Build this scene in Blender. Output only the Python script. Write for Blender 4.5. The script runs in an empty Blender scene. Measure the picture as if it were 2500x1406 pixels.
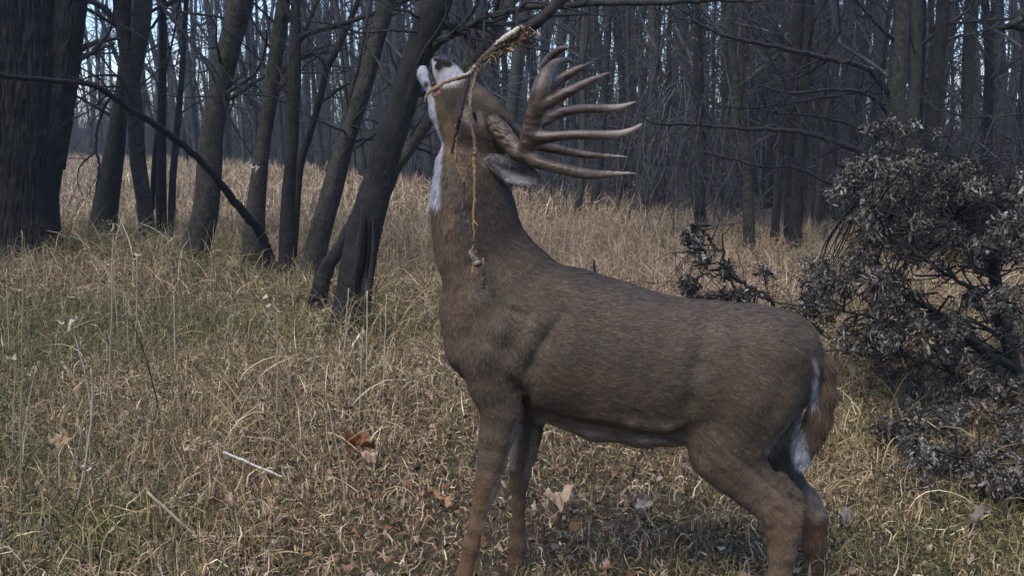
import bpy, math, random
import numpy as np
from mathutils import Vector

# ------------------------------------------------------------------ camera, world, sun, exposure
SC = bpy.context.scene
CAMZ = 1.35
FPX = 2680.0                      # focal length in photo pixels (photo is 2500 wide)
PITCH = math.atan(393.0 / FPX)
cam_data = bpy.data.cameras.new("camera")
cam_data.sensor_width = 36.0
cam_data.lens = 36.0 * FPX / 2500.0
cam_data.clip_start = 0.05
cam_data.clip_end = 2000.0
cam = bpy.data.objects.new("camera", cam_data)
SC.collection.objects.link(cam)
cam.location = (0, 0, CAMZ)
cam.rotation_euler = (math.pi / 2 - PITCH, 0, 0)
SC.camera = cam

SUN_EL, SUN_AZ = 58.0, 215.0      # where the overcast is brightest: high, behind the camera, a little left
world = bpy.data.worlds.new("World")
SC.world = world
world.use_nodes = True
wn = world.node_tree.nodes
wl = world.node_tree.links
bg = wn.get("Background") or wn.new("ShaderNodeBackground")
sky = wn.new("ShaderNodeTexSky")
sky.sky_type = 'NISHITA'
sky.sun_disc = False
sky.sun_elevation = math.radians(SUN_EL)
sky.sun_rotation = math.radians(SUN_AZ)
sky.air_density = 1.0
sky.dust_density = 0.6
sky.ozone_density = 3.0
tint = wn.new("ShaderNodeMix")
tint.data_type = 'RGBA'
tint.blend_type = 'MULTIPLY'
tint.inputs[0].default_value = 1.0
tint.inputs[7].default_value = (0.90, 0.96, 1.12, 1.0)      # the camera's cool white balance
wl.new(sky.outputs[0], tint.inputs[6])
wl.new(tint.outputs[2], bg.inputs[0])
bg.inputs[1].default_value = 0.115

sun_data = bpy.data.lights.new("sun", 'SUN')
sun_data.energy = 1.3
sun_data.angle = math.radians(40)
sun_data.color = (1.0, 0.87, 0.68)
sun = bpy.data.objects.new("sun", sun_data)
SC.collection.objects.link(sun)
_az = math.radians(SUN_AZ)
_el = math.radians(SUN_EL)
_sd = Vector((math.sin(_az) * math.cos(_el), math.cos(_az) * math.cos(_el), math.sin(_el)))
sun.rotation_euler = _sd.to_track_quat('Z', 'Y').to_euler()
sun.location = (-3, -6, 12)

SC.view_settings.view_transform = 'Standard'
SC.view_settings.look = 'None'
SC.view_settings.exposure = 1.28
SC.view_settings.gamma = 1.0
SC.render.film_transparent = False

RNG = np.random.default_rng(7)
random.seed(7)

# ------------------------------------------------------------------ pixel helpers
_cp, _sp = math.cos(PITCH), math.sin(PITCH)


def P(px, py, Y):
    """world point seen at photo pixel (px, py) on the upright plane y = Y"""
    dx = (px - 1250.0) / FPX
    dz = -(py - 703.0) / FPX
    d = np.array([dx, _cp + dz * _sp, -_sp + dz * _cp])
    t = Y / d[1]
    return np.array([d[0] * t, Y, CAMZ + d[2] * t])


def depth(px, py, Y):
    dz = -(py - 703.0) / FPX
    return Y / (_cp + dz * _sp)


def PR(px, py, rpx, Y):
    """world radius of rpx photo pixels there"""
    return rpx * depth(px, py, Y) / FPX


def project(co):
    """world Nx3 -> photo pixels"""
    x = co[:, 0]; y = co[:, 1]; z = co[:, 2] - CAMZ
    f = y * _cp - z * _sp
    u = y * _sp + z * _cp
    return np.stack([1250.0 + FPX * x / f, 703.0 - FPX * u / f], 1)


def ground_Y(py):
    """distance of flat ground seen on pixel row py"""
    dz = -(py - 703.0) / FPX
    dy = _cp + dz * _sp
    dzz = -_sp + dz * _cp
    return -CAMZ / dzz * dy


# ------------------------------------------------------------------ numpy noise
def _hash(ix, iy, iz, seed):
    h = (ix.astype(np.int64) * 374761393 + iy.astype(np.int64) * 668265263 + iz.astype(np.int64) * 2147483647 + seed * 1274126177) & 0xFFFFFFFF
    h = ((h ^ (h >> 13)) * 1274126177) & 0xFFFFFFFF
    h = (h ^ (h >> 16)) & 0xFFFFFFFF
    return h.astype(np.float64) / 4294967295.0


def noise3(p, seed=0):
    p = np.asarray(p, float)
    i = np.floor(p).astype(np.int64)
    f = p - i
    f = f * f * (3 - 2 * f)
    out = 0
    for dx in (0, 1):
        wx = f[..., 0] if dx else 1 - f[..., 0]
        for dy in (0, 1):
            wy = f[..., 1] if dy else 1 - f[..., 1]
            for dz in (0, 1):
                wz = f[..., 2] if dz else 1 - f[..., 2]
                out = out + wx * wy * wz * _hash(i[..., 0] + dx, i[..., 1] + dy, i[..., 2] + dz, seed)
    return out


def fbm(p, octaves=3, seed=0):
    p = np.asarray(p, float)
    s, a, t = 0, 0.5, 0
    for k in range(octaves):
        s = s + a * noise3(p * (2 ** k), seed + k)
        t += a
        a *= 0.5
    return s / t


# ------------------------------------------------------------------ mesh building
def smoothstep(a, b, x):
    t = np.clip((x - a) / (b - a), 0, 1)
    return t * t * (3 - 2 * t)


def new_mesh(name, verts, faces_flat, sizes, smooth=True, mats=(), attrs=None):
    """verts Nx3; faces_flat: flat int array of corners; sizes: per-face corner count"""
    me = bpy.data.meshes.new(name)
    n = len(verts)
    me.vertices.add(n)
    me.vertices.foreach_set("co", np.ascontiguousarray(verts, dtype=np.float32).ravel())
    faces_flat = np.asarray(faces_flat, dtype=np.int32).ravel()
    sizes = np.asarray(sizes, dtype=np.int32)
    me.loops.add(len(faces_flat))
    me.loops.foreach_set("vertex_index", faces_flat)
    me.polygons.add(len(sizes))
    starts = np.concatenate([[0], np.cumsum(sizes)[:-1]]).astype(np.int32)
    me.polygons.foreach_set("loop_start", starts)
    me.polygons.foreach_set("loop_total", sizes)
    me.polygons.foreach_set("use_smooth", np.full(len(sizes), smooth, dtype=bool))
    for m in mats:
        me.materials.append(m)
    me.update(calc_edges=True)
    if attrs:
        for k, v in attrs.items():
            v = np.asarray(v, dtype=np.float32)
            if v.ndim == 1:
                a = me.attributes.new(k, 'FLOAT', 'POINT')
                a.data.foreach_set("value", v)
            elif k == 'col':
                a = me.attributes.new(k, 'FLOAT_COLOR', 'POINT')
                c4 = np.ones((len(v), 4), np.float32)
                c4[:, :3] = v
                a.data.foreach_set("color", c4.ravel())
            else:
                a = me.attributes.new(k, 'FLOAT_VECTOR', 'POINT')
                a.data.foreach_set("vector", v.ravel())
    return me


class MB:
    """collects tubes, sheets and quads into one mesh"""

    def __init__(self):
        self.v, self.f, self.s, self.b, self.c = [], [], [], [], []
        self.n = 0

    def add(self, verts, quads, buv=None, col=None):
        verts = np.asarray(verts, float)
        quads = np.asarray(quads, int)
        self.v.append(verts)
        self.f.append((quads + self.n).ravel())
        self.s.append(np.full(len(quads), quads.shape[1]))
        self.b.append(np.zeros((len(verts), 3)) if buv is None else buv)
        c = np.ones((len(verts), 3)) * 0.2
        if col is not None:
            c[:] = col
        self.c.append(c)
        self.n += len(verts)

    def tube(self, pts, rad, sides=6, disp=None, col=None, cap=True, seed=0.0):
        pts = np.asarray(pts, float)
        rad = np.asarray(rad, float)
        n = len(pts)
        T = np.gradient(pts, axis=0)
        T /= np.linalg.norm(T, axis=1)[:, None] + 1e-12
        ref = np.array([0, 1.0, 0]) if abs(T[0, 1]) < 0.9 else np.array([1.0, 0, 0])
        U = np.cross(T, ref)
        U /= np.linalg.norm(U, axis=1)[:, None] + 1e-12
        for i in range(1, n):                       # keep frames from flipping
            if np.dot(U[i], U[i - 1]) < 0:
                U[i] = -U[i]
        W = np.cross(T, U)
        a = np.linspace(0, 2 * np.pi, sides, endpoint=False)
        ca, sa = np.cos(a), np.sin(a)
        s = np.concatenate([[0], np.cumsum(np.linalg.norm(np.diff(pts, axis=0), axis=1))]) + seed
        rr = np.repeat(rad[:, None], sides, 1)
        buv = np.stack([ca[None] * rr + seed, sa[None] * rr, np.repeat(s[:, None], sides, 1)], 2)
        if disp is not None:
            rr = rr * (1 + disp(a[None].repeat(n, 0), s[:, None].repeat(sides, 1), rr))
        V = pts[:, None, :] + rr[..., None] * (ca[None, :, None] * U[:, None, :] + sa[None, :, None] * W[:, None, :])
        i = np.arange(n - 1)[:, None]
        j = np.arange(sides)[None]
        j2 = (j + 1) % sides
        q = np.stack([i * sides + j, i * sides + j2, (i + 1) * sides + j2, (i + 1) * sides + j], 2).reshape(-1, 4)
        verts = V.reshape(-1, 3)
        if col is not None and np.ndim(col) == 2:
            col = np.repeat(np.asarray(col), sides, 0)
        base = self.n
        self.add(verts, q, buv.reshape(-1, 3), col)
        ringcol = self.c[-1]
        if cap:
            for ring, p in ((0, pts[0]), (n - 1, pts[-1])):
                cv = np.array([p])
                self.v.append(cv)
                self.b.append(np.array([[seed, 0, s[ring]]]))
                self.c.append(ringcol[ring * sides][None])
                ci = self.n
                self.n += 1
                r0 = base + ring * sides
                jj = np.arange(sides)
                if ring == 0:
                    t = np.stack([np.full(sides, ci), r0 + (jj + 1) % sides, r0 + jj], 1)
                else:
                    t = np.stack([np.full(sides, ci), r0 + jj, r0 + (jj + 1) % sides], 1)
                self.f.append(t.ravel())
                self.s.append(np.full(sides, 3))

    def mesh(self, name, mats, smooth=True, col=False):
        at = {'buv': np.concatenate(self.b)}
        if col:
            at['col'] = np.concatenate(self.c)
        return new_mesh(name, np.concatenate(self.v), np.concatenate(self.f), np.concatenate(self.s), smooth, mats, at)


def spline(pts, per=6):
    """Catmull-Rom through Nxk rows"""
    p = np.asarray(pts, float)
    if len(p) < 3:
        t = np.linspace(0, 1, per * (len(p) - 1) + 1)[:, None]
        return p[0] * (1 - t) + p[-1] * t
    q = np.concatenate([[2 * p[0] - p[1]], p, [2 * p[-1] - p[-2]]])
    out = []
    for i in range(1, len(q) - 2):
        for k in range(per):
            t = k / per
            a, b, c, d = q[i - 1], q[i], q[i + 1], q[i + 2]
            out.append(0.5 * ((2 * b) + (c - a) * t + (2 * a - 5 * b + 4 * c - d) * t * t + (3 * b - a - 3 * c + d) * t ** 3))
    out.append(p[-1])
    return np.array(out)


COL = SC.collection


def link(o, parent=None):
    COL.objects.link(o)
    if parent is not None:
        o.parent = parent
    return o


def tag(o, label=None, cat=None, group=None, kind=None):
    if label: o['label'] = label
    if cat: o['category'] = cat
    if group: o['group'] = group
    if kind: o['kind'] = kind
    return o


def obj(name, me, parent=None, loc=None):
    o = bpy.data.objects.new(name, me)
    link(o, parent)
    if loc is not None:
        o.location = loc
    return o


def empty(name, loc=(0, 0, 0)):
    o = bpy.data.objects.new(name, None)
    o.empty_display_size = 0.2
    o.location = tuple(float(c) for c in loc)
    return link(o)


def shifted(mb, loc):
    """move what was collected in world space so it is relative to loc"""
    mb.v = [v - np.asarray(loc)[None] for v in mb.v]
    return mb


# ------------------------------------------------------------------ materials
class NT:
    def __init__(self, name):
        self.m = bpy.data.materials.new(name)
        self.m.use_nodes = True
        self.t = self.m.node_tree
        self.b = self.t.nodes["Principled BSDF"]
        self.b.inputs["Specular IOR Level"].default_value = 0.25

    def n(self, typ, **kw):
        nd = self.t.nodes.new(typ)
        for k, v in kw.items():
            if k.startswith('i_'):
                key = k[2:]
                key = int(key) if key.isdigit() else key.replace('_', ' ')
                if isinstance(v, bpy.types.NodeSocket):
                    self.t.links.new(v, nd.inputs[key])
                else:
                    nd.inputs[key].default_value = v
            else:
                setattr(nd, k, v)
        return nd

    def attr(self, name, out='Vector'):
        return self.n('ShaderNodeAttribute', attribute_name=name).outputs[out]

    def noise(self, vec, scale, detail=4, rough=0.6, out='Fac'):
        nd = self.n('ShaderNodeTexNoise', i_Scale=scale, i_Detail=detail, i_Roughness=rough)
        if vec is not None:
            self.t.links.new(vec, nd.inputs['Vector'])
        return nd.outputs[out]

    def mapping(self, vec, scale):
        nd = self.n('ShaderNodeMapping')
        self.t.links.new(vec, nd.inputs['Vector'])
        nd.inputs['Scale'].default_value = scale
        return nd.outputs[0]

    def ramp(self, fac, stops):
        nd = self.n('ShaderNodeValToRGB')
        self.t.links.new(fac, nd.inputs[0])
        e = nd.color_ramp.elements
        while len(e) < len(stops):
            e.new(0.5)
        for i, (p, c) in enumerate(stops):
            e[i].position = p
            e[i].color = (*c, 1) if len(c) == 3 else c
        return nd.outputs[0]

    def mix(self, fac, a, b, mode='MIX'):
        nd = self.n('ShaderNodeMix', data_type='RGBA', blend_type=mode)
        for k, v in ((0, fac), (6, a), (7, b)):
            if isinstance(v, bpy.types.NodeSocket):
                self.t.links.new(v, nd.inputs[k])
            elif k == 0:
                nd.inputs[0].default_value = v
            else:
                nd.inputs[k].default_value = (*v, 1)
        return nd.outputs[2]

    def math(self, op, a, b=0.0):
        nd = self.n('ShaderNodeMath', operation=op)
        for k, v in ((0, a), (1, b)):
            if isinstance(v, bpy.types.NodeSocket):
                self.t.links.new(v, nd.inputs[k])
            else:
                nd.inputs[k].default_value = v
        return nd.outputs[0]

    def bump(self, h, strength, dist):
        nd = self.n('ShaderNodeBump')
        self.t.links.new(h, nd.inputs['Height'])
        nd.inputs['Strength'].default_value = strength
        nd.inputs['Distance'].default_value = dist
        self.t.links.new(nd.outputs[0], self.b.inputs['Normal'])

    def color(self, c):
        if isinstance(c, bpy.types.NodeSocket):
            self.t.links.new(c, self.b.inputs['Base Color'])
        else:
            self.b.inputs['Base Color'].default_value = (*c, 1)
        return self

    def rough(self, r):
        self.b.inputs['Roughness'].default_value = r
        return self


def bark_mat(name, dark, mid, light, scale=1.0, furrow=0.35, bump=0.6, moss=None, bands=0.0):
    m = NT(name)
    v = m.attr('buv')
    vs = m.mapping(v, (1.0, 1.0, furrow))
    n1 = m.noise(vs, 38 * scale, 5, 0.65)
    n2 = m.noise(v, 7 * scale, 4, 0.6)
    n3 = m.noise(v, 160 * scale, 2, 0.5)
    n4 = m.noise(v, 18 * scale, 5, 0.7)
    c = m.ramp(n1, [(0.30, dark), (0.52, mid), (0.75, light)])
    c2 = m.mix(m.math('MULTIPLY', m.ramp(n2, [(0.38, (0, 0, 0)), (0.66, (1, 1, 1))]), 0.55), c, light)
    c2 = m.mix(m.math('MULTIPLY', m.ramp(n4, [(0.60, (0, 0, 0)), (0.66, (1, 1, 1))]), 0.5), c2, tuple(min(1, k * 1.7) for k in light))
    if bands:
        vb = m.mapping(v, (0.6, 0.6, 5.0))
        nb = m.noise(vb, 9 * scale, 3, 0.6)
        c2 = m.mix(m.math('MULTIPLY', m.ramp(nb, [(0.55, (0, 0, 0)), (0.68, (1, 1, 1))]), bands), c2, dark)
    if moss:
        nm = m.noise(v, 3.2, 5, 0.7)
        c2 = m.mix(m.math('MULTIPLY', m.ramp(nm, [(0.52, (0, 0, 0)), (0.70, (1, 1, 1))]), 0.55), c2, moss)
    m.color(c2).rough(0.9)
    h = m.math('ADD', m.math('ADD', n1, m.math('MULTIPLY', n3, 0.25)), m.math('MULTIPLY', n4, 0.6))
    m.bump(h, bump, 0.02)
    return m.m


def attr_mat(name, rough=0.8, var=0.25, scale=60, spec=0.2, trans=0.0):
    m = NT(name)
    c = m.attr('col', 'Color')
    g = m.n('ShaderNodeNewGeometry')
    n = m.noise(g.outputs['Position'], scale, 3, 0.6)
    k = m.ramp(n, [(0.25, (1 - var,) * 3), (0.75, (1 + var,) * 3)])
    m.color(m.mix(1.0, c, k, 'MULTIPLY')).rough(rough)
    m.b.inputs["Specular IOR Level"].default_value = spec
    if trans:
        m.b.inputs["Transmission Weight"].default_value = 0
        m.b.inputs["Subsurface Weight"].default_value = 0
    return m.m


M_OAK = bark_mat('furrowed_bark', (0.005, 0.005, 0.0045), (0.016, 0.015, 0.013), (0.042, 0.039, 0.033), 0.9, 0.22, 1.0, moss=(0.035, 0.042, 0.022))
M_BARK = bark_mat('grey_bark', (0.014, 0.0125, 0.010), (0.038, 0.034, 0.027), (0.090, 0.082, 0.066), 1.2, 0.45, 0.9, moss=(0.034, 0.038, 0.020), bands=0.6)
M_BARK_DARK = bark_mat('dark_bark', (0.007, 0.007, 0.0065), (0.018, 0.017, 0.0155), (0.044, 0.042, 0.037), 1.0, 0.4, 0.7, bands=0.3)
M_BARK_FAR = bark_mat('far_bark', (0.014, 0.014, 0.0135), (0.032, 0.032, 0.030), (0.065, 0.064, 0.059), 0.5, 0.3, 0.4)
M_BARK_PALE = bark_mat('pale_bark', (0.020, 0.020, 0.017), (0.046, 0.045, 0.037), (0.085, 0.083, 0.067), 0.6, 0.3, 0.4, moss=(0.05, 0.05, 0.022))
M_TWIG = bark_mat('twig_bark', (0.010, 0.010, 0.010), (0.024, 0.023, 0.022), (0.06, 0.058, 0.055), 1.5, 0.5, 0.3)
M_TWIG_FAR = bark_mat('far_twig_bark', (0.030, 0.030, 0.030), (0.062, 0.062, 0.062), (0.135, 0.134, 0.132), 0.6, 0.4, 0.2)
M_GRASS = attr_mat('dry_grass', 0.75, 0.22, 25, 0.25)
M_LEAF = attr_mat('dead_leaf', 0.95, 0.35, 45, 0.05)

# ------------------------------------------------------------------ ground
def ground_h(x, y):
    p = np.stack([np.asarray(x) * 0.35, np.asarray(y) * 0.35, np.zeros_like(np.asarray(x, float))], -1)
    return (fbm(p, 3, 11) - 0.5) * 0.10


def build_ground():
    xs = np.unique(np.concatenate([np.linspace(-14, 14, 141), np.linspace(-400, 400, 81)]))
    ys = np.unique(np.concatenate([np.linspace(-2, 30, 161), np.linspace(-200, 900, 111)]))
    X, Y = np.meshgrid(xs, ys, indexing='ij')
    Z = ground_h(X, Y)
    v = np.stack([X, Y, Z], -1).reshape(-1, 3)
    nx, ny = len(xs), len(ys)
    i = np.arange(nx - 1)[:, None]
    j = np.arange(ny - 1)[None]
    q = np.stack([i * ny + j, (i + 1) * ny + j, (i + 1) * ny + j + 1, i * ny + j + 1], 2).reshape(-1, 4)
    m = NT('forest_floor')
    g = m.n('ShaderNodeNewGeometry').outputs['Position']
    a = m.noise(g, 1.2, 5, 0.65)
    b = m.noise(g, 42, 5, 0.7)
    c = m.ramp(b, [(0.3, (0.030, 0.022, 0.014)), (0.5, (0.085, 0.062, 0.038)), (0.72, (0.20, 0.15, 0.095))])
    c = m.mix(m.ramp(a, [(0.4, (0, 0, 0)), (0.65, (0.7, 0.7, 0.7))]), c, (0.06, 0.055, 0.028))
    m.color(c).rough(0.95)
    m.bump(b, 0.8, 0.03)
    me = new_mesh('ground', v, q, np.full(len(q), 4), True, [m.m])
    tag(obj('ground', me), 'leaf strewn forest floor under the dry grass', kind='structure')


build_ground()


# ------------------------------------------------------------------ trees
def wander(p, d, length, n, wob, up=0.0, rng=RNG):
    pts = [np.array(p, float)]
    d = np.array(d, float)
    d /= np.linalg.norm(d)
    st = length / n
    for _ in range(n):
        d = d + rng.normal(0, wob, 3) + np.array([0, 0, up])
        d /= np.linalg.norm(d)
        pts.append(pts[-1] + d * st)
    return np.array(pts)


def side_dir(t, rng, ang):
    """unit vector leaving direction t by about ang"""
    a = rng.normal(0, 1, 3)
    a -= t * np.dot(a, t)
    a /= np.linalg.norm(a) + 1e-9
    return t * math.cos(ang) + a * math.sin(ang)


def twigs_on(mb, pts, rad, rng, count, lscale, level, sides=4, wob=0.22, up=0.0, tmin=0.15, ang=(0.6, 1.25)):
    """grow side twigs along a polyline, and twigs on twigs"""
    n = len(pts)
    for _ in range(count):
        t = tmin + (1 - tmin) * rng.random()
        k = min(int(t * (n - 1)), n - 2)
        f = t * (n - 1) - k
        p = pts[k] * (1 - f) + pts[k + 1] * f
        r = (rad[k] * (1 - f) + rad[k + 1] * f)
        tg = pts[k + 1] - pts[k]
        tg = tg / (np.linalg.norm(tg) + 1e-9)
        d = side_dir(tg, rng, rng.uniform(*ang))
        L = lscale * rng.uniform(0.45, 1.2)
        seg = 6 if level > 0 else 4
        q = wander(p, d, L, seg, wob, up, rng)
        r0 = max(r * rng.uniform(0.35, 0.6), 0.0022)
        r0 = min(r0, L * 0.022 + 0.001)
        rr = np.linspace(r0, r0 * 0.3, len(q))
        mb.tube(q, rr, sides if level > 0 else 3, cap=False, seed=rng.random() * 5)
        if level > 0:
            twigs_on(mb, q, rr, rng, max(2, int(count * 0.5)) if level > 1 else rng.integers(3, 6), L * 0.5, level - 1, 3, wob, up, 0.2, ang)


def trunk_disp(amp, k_round, k_len, seed):
    def f(a, s, r):
        p = np.stack([np.cos(a) * k_round + seed * 3.1, np.sin(a) * k_round, s * k_len], -1)
        n = 1 - np.abs(2 * fbm(p, 2, int(seed)) - 1)
        p2 = np.stack([np.cos(a) * 1.2 + seed, np.sin(a) * 1.2, s * 1.3], -1)
        return amp * (n - 0.6) + 0.22 * (fbm(p2, 2, int(seed) + 5) - 0.5)
    return f


def traced_tree(name, cat, label, stems, Y, mat, group=None, sides=40, per=16, disp=(0.075, 5.5, 7), top=5.5, twigs=14, tw=1.0, limbs=(), seed=1, twmat=None, crown=True, lean=0.0):
    """stems: lists of (px, py, width_px) from the ground up; the first reaches into the ground"""
    rng = np.random.default_rng(seed)
    ys = Y
    base = P(stems[0][0][0], stems[0][0][1], ys)
    base[2] = 0.0
    root = empty(name, base)
    tag(root, label, cat, group)
    mbt = MB()
    mbc = MB()
    for si, st in enumerate(stems):
        pts = []
        for k, s in enumerate(st):
            yy = ys + (s[3] if len(s) > 3 else lean * k)
            pts.append([*P(s[0], s[1], yy), PR(s[0], s[1], s[2] / 2, yy)])
        pts = np.array(pts)
        if si == 0:
            p0 = pts[0].copy()
            d = pts[0] - pts[1]
            if p0[2] > -0.05:
                k = (p0[2] + 0.12) / max(abs(d[2]), 1e-3)
                e = p0 + d * np.array([k, k, k, 0])
                e[3] = p0[3] * 1.12
                pts = np.concatenate([[e], pts])
        d = pts[-1] - pts[-2]
        dn = d[:3] / np.linalg.norm(d[:3])
        if len(st) > 2 and pts[-1][2] > 1.8:          # carry the stem on above the frame
            q = pts[-1]
            while q[2] < top:
                dn = dn + rng.normal(0, 0.06, 3) + np.array([0, 0, 0.08])
                dn /= np.linalg.norm(dn)
                q = np.concatenate([q[:3] + dn * 0.6, [q[3] * 0.88]])
                pts = np.concatenate([pts, [q]])
            pts[-1, 3] *= 0.4
        sp = spline(pts, per)
        big = sp[:, 3].max() > 0.03
        mbt.tube(sp[:, :3], np.maximum(sp[:, 3], 0.004), sides if big else 8, trunk_disp(*disp, seed + si) if big else None, seed=seed * 1.7 + si)
        if crown:
            zz = sp[:, 2]
            m = zz > 0.9
            if m.sum() > 4:
                twigs_on(mbc, sp[m][:, :3], sp[m][:, 3] * 0.5, rng, twigs, tw, 1, 5, 0.16, 0.02, 0.1)
            mt = zz > min(3.0, zz.max() * 0.6)
            if mt.sum() > 4 and zz.max() > 3:
                twigs_on(mbc, sp[mt][:, :3], sp[mt][:, 3] * 0.7, rng, 9, 2.2, 2, 5, 0.12, 0.05, 0.1)
    for lb in limbs:
        pts = np.array([[*P(s[0], s[1], ys + (s[3] if len(s) > 3 else 0)), PR(s[0], s[1], s[2] / 2, ys)] for s in lb])
        sp = spline(pts, 5)
        sp[1:-1, :3] += rng.normal(0, 0.004, (len(sp) - 2, 3))
        mbc.tube(sp[:, :3], np.maximum(sp[:, 3], 0.003), 7, seed=rng.random() * 9)
        L = np.linalg.norm(sp[-1, :3] - sp[0, :3])
        twigs_on(mbc, sp[:, :3], sp[:, 3], rng, int(5 + L * 7), min(0.22 * L + 0.1, 0.6), 1, 4, 0.2, 0.0, 0.15)
    obj('trunk', shifted(mbt, base).mesh('trunk', [mat]), root)
    if mbc.n:
        obj('crown', shifted(mbc, base).mesh('crown', [twmat or M_TWIG]), root)
    return root


GROVE = 'trees of the leaning grove on the left'
traced_tree('oak_tree', 'oak tree', 'massive dark oak with deeply furrowed bark at the left edge of the photo',
            [[(45, 640, 215), (49, 500, 172), (52, 350, 188), (47, 180, 205), (38, 0, 215), (32, -150, 205)],
             [(100, 400, 110), (130, 250, 95), (158, 120, 78), (176, 0, 70), (192, -150, 60)]],
            10.8, M_OAK, sides=300, per=34, disp=(0.16, 17.0, 4.5), top=8, twigs=16, tw=1.3, seed=3,
            limbs=[[(150, 160, 22), (200, 120, 16), (250, 100, 10), (300, 95, 6)], [(165, 160, 14), (225, 130, 9), (280, 105, 5)]])
traced_tree('bare_tree', 'tree', 'dark tree leaning right behind the forked grey tree, next after the big oak',
            [[(240, 612, 80), (250, 570, 70), (258, 512, 60), (276, 400, 50), (290, 285, 38), (297, 200, 26), (305, 100, 22), (315, -60, 18)]],
            12.6, M_BARK_DARK, GROVE, seed=4, twigs=20)
traced_tree('bare_tree', 'tree', 'slim grey tree forking into two stems, first forked one right of the big oak',
            [[(365, 610, 40), (354, 512, 36), (337, 398, 37), (329, 285, 37), (318, 170, 38), (303, 90, 34), (292, 0, 32), (285, -90, 30)],
             [(322, 215, 30), (337, 120, 38), (345, 60, 42), (353, -60, 40)]],
            11.8, M_BARK, GROVE, seed=5, twigs=20,
            limbs=[[(279, 60, 12), (262, 30, 16), (230, 8, 14), (190, 0, 10)], [(279, 108, 6), (240, 122, 8), (205, 145, 6), (172, 155, 4)],
                   [(306, 215, 7), (265, 212, 5), (215, 228, 4), (160, 290, 3), (120, 330, 2)]])
traced_tree('sapling', 'sapling', 'thin straight pole tree just right of the forked grey tree',
            [[(398, 618, 28), (394, 540, 25), (393, 455, 26), (395, 285, 22), (398, 114, 18), (398, 0, 16)],
             [(372, 512, 12), (376, 400, 12), (386, 300, 9), (400, 200, 6)]], 12.1, M_BARK_DARK, GROVE, seed=6, twigs=18, sides=12)
traced_tree('sapling', 'sapling', 'thinnest pole tree of the left grove, between the straight pole and the thick curved trunk',
            [[(418, 618, 20), (421, 455, 18), (430, 341, 16), (441, 228, 15), (450, 85, 13), (455, 0, 12)]], 12.0, M_BARK_DARK, GROVE, seed=7, twigs=18, sides=10)
traced_tree('bare_tree', 'tree', 'thick curved trunk bending right as it rises, crossed low down by the fallen limb',
            [[(465, 670, 84), (478, 610, 72), (501, 512, 62), (511, 398, 60), (515, 341, 57), (535, 228, 53), (560, 114, 52), (589, 0, 57), (610, -100, 50)]],
            10.2, M_BARK, GROVE, seed=8, twigs=18,
            limbs=[[(575, 50, 8), (520, 40, 7), (440, 30, 5), (380, 10, 4)], [(560, 110, 7), (600, 180, 6), (615, 260, 3)]])
traced_tree('bare_tree', 'tree', 'grey trunk whose foot meets the end of the fallen limb, with a small white scar',
            [[(620, 690, 66), (621, 620, 58), (621, 554, 50), (628, 466, 42), (643, 350, 35), (660, 233, 38), (676, 117, 33), (692, 0, 30)],
             [(668, 225, 20), (700, 190, 16), (725, 120, 12), (760, 40, 10), (790, -40, 9)]],
            9.7, M_BARK, GROVE, seed=9, twigs=18)
traced_tree('bare_tree', 'tree', 'dark upright trunk with a broken stub near its top',
            [[(700, 715, 46), (700, 640, 40), (702, 583, 41), (705, 466, 33), (714, 350, 28), (717, 233, 32), (721, 117, 29), (723, 0, 20), (728, -60, 14)],
             [(720, 95, 24), (740, 88, 18), (762, 80, 12)],
             [(724, 60, 18), (700, 25, 16), (680, -30, 14)]],
            9.3, M_BARK_DARK, GROVE, seed=10, twigs=16,
            limbs=[[(722, 145, 8), (760, 130, 7), (790, 150, 5), (800, 170, 3)]])
traced_tree('sapling', 'sapling', 'slender stem curving far to the right in front of the woods',
            [[(712, 650, 22), (720, 560, 20), (733, 408, 18), (757, 327, 17), (780, 245, 17), (797, 175, 16), (826, 117, 15), (856, 47, 14), (878, -10, 12)]],
            9.6, M_BARK_DARK, GROVE, seed=11, twigs=16, sides=12,
            limbs=[[(803, 165, 8), (770, 135, 7), (745, 120, 5)], [(785, 250, 8), (830, 215, 8), (870, 200, 5)]])
traced_tree('bare_tree', 'tree', 'smooth grey trunk leaning right, banded at knee height, beside the split trunk',
            [[(752, 725, 66), (762, 660, 60), (777, 583, 54), (811, 466, 50), (827, 408, 46), (845, 350, 40), (882, 233, 40), (915, 117, 38), (946, 0, 40), (970, -100, 36)],
             [(800, 420, 16), (832, 338, 18), (850, 257, 16), (867, 190, 12), (885, 110, 9)]],
            9.1, M_BARK, GROVE, seed=12, twigs=16)


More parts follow.
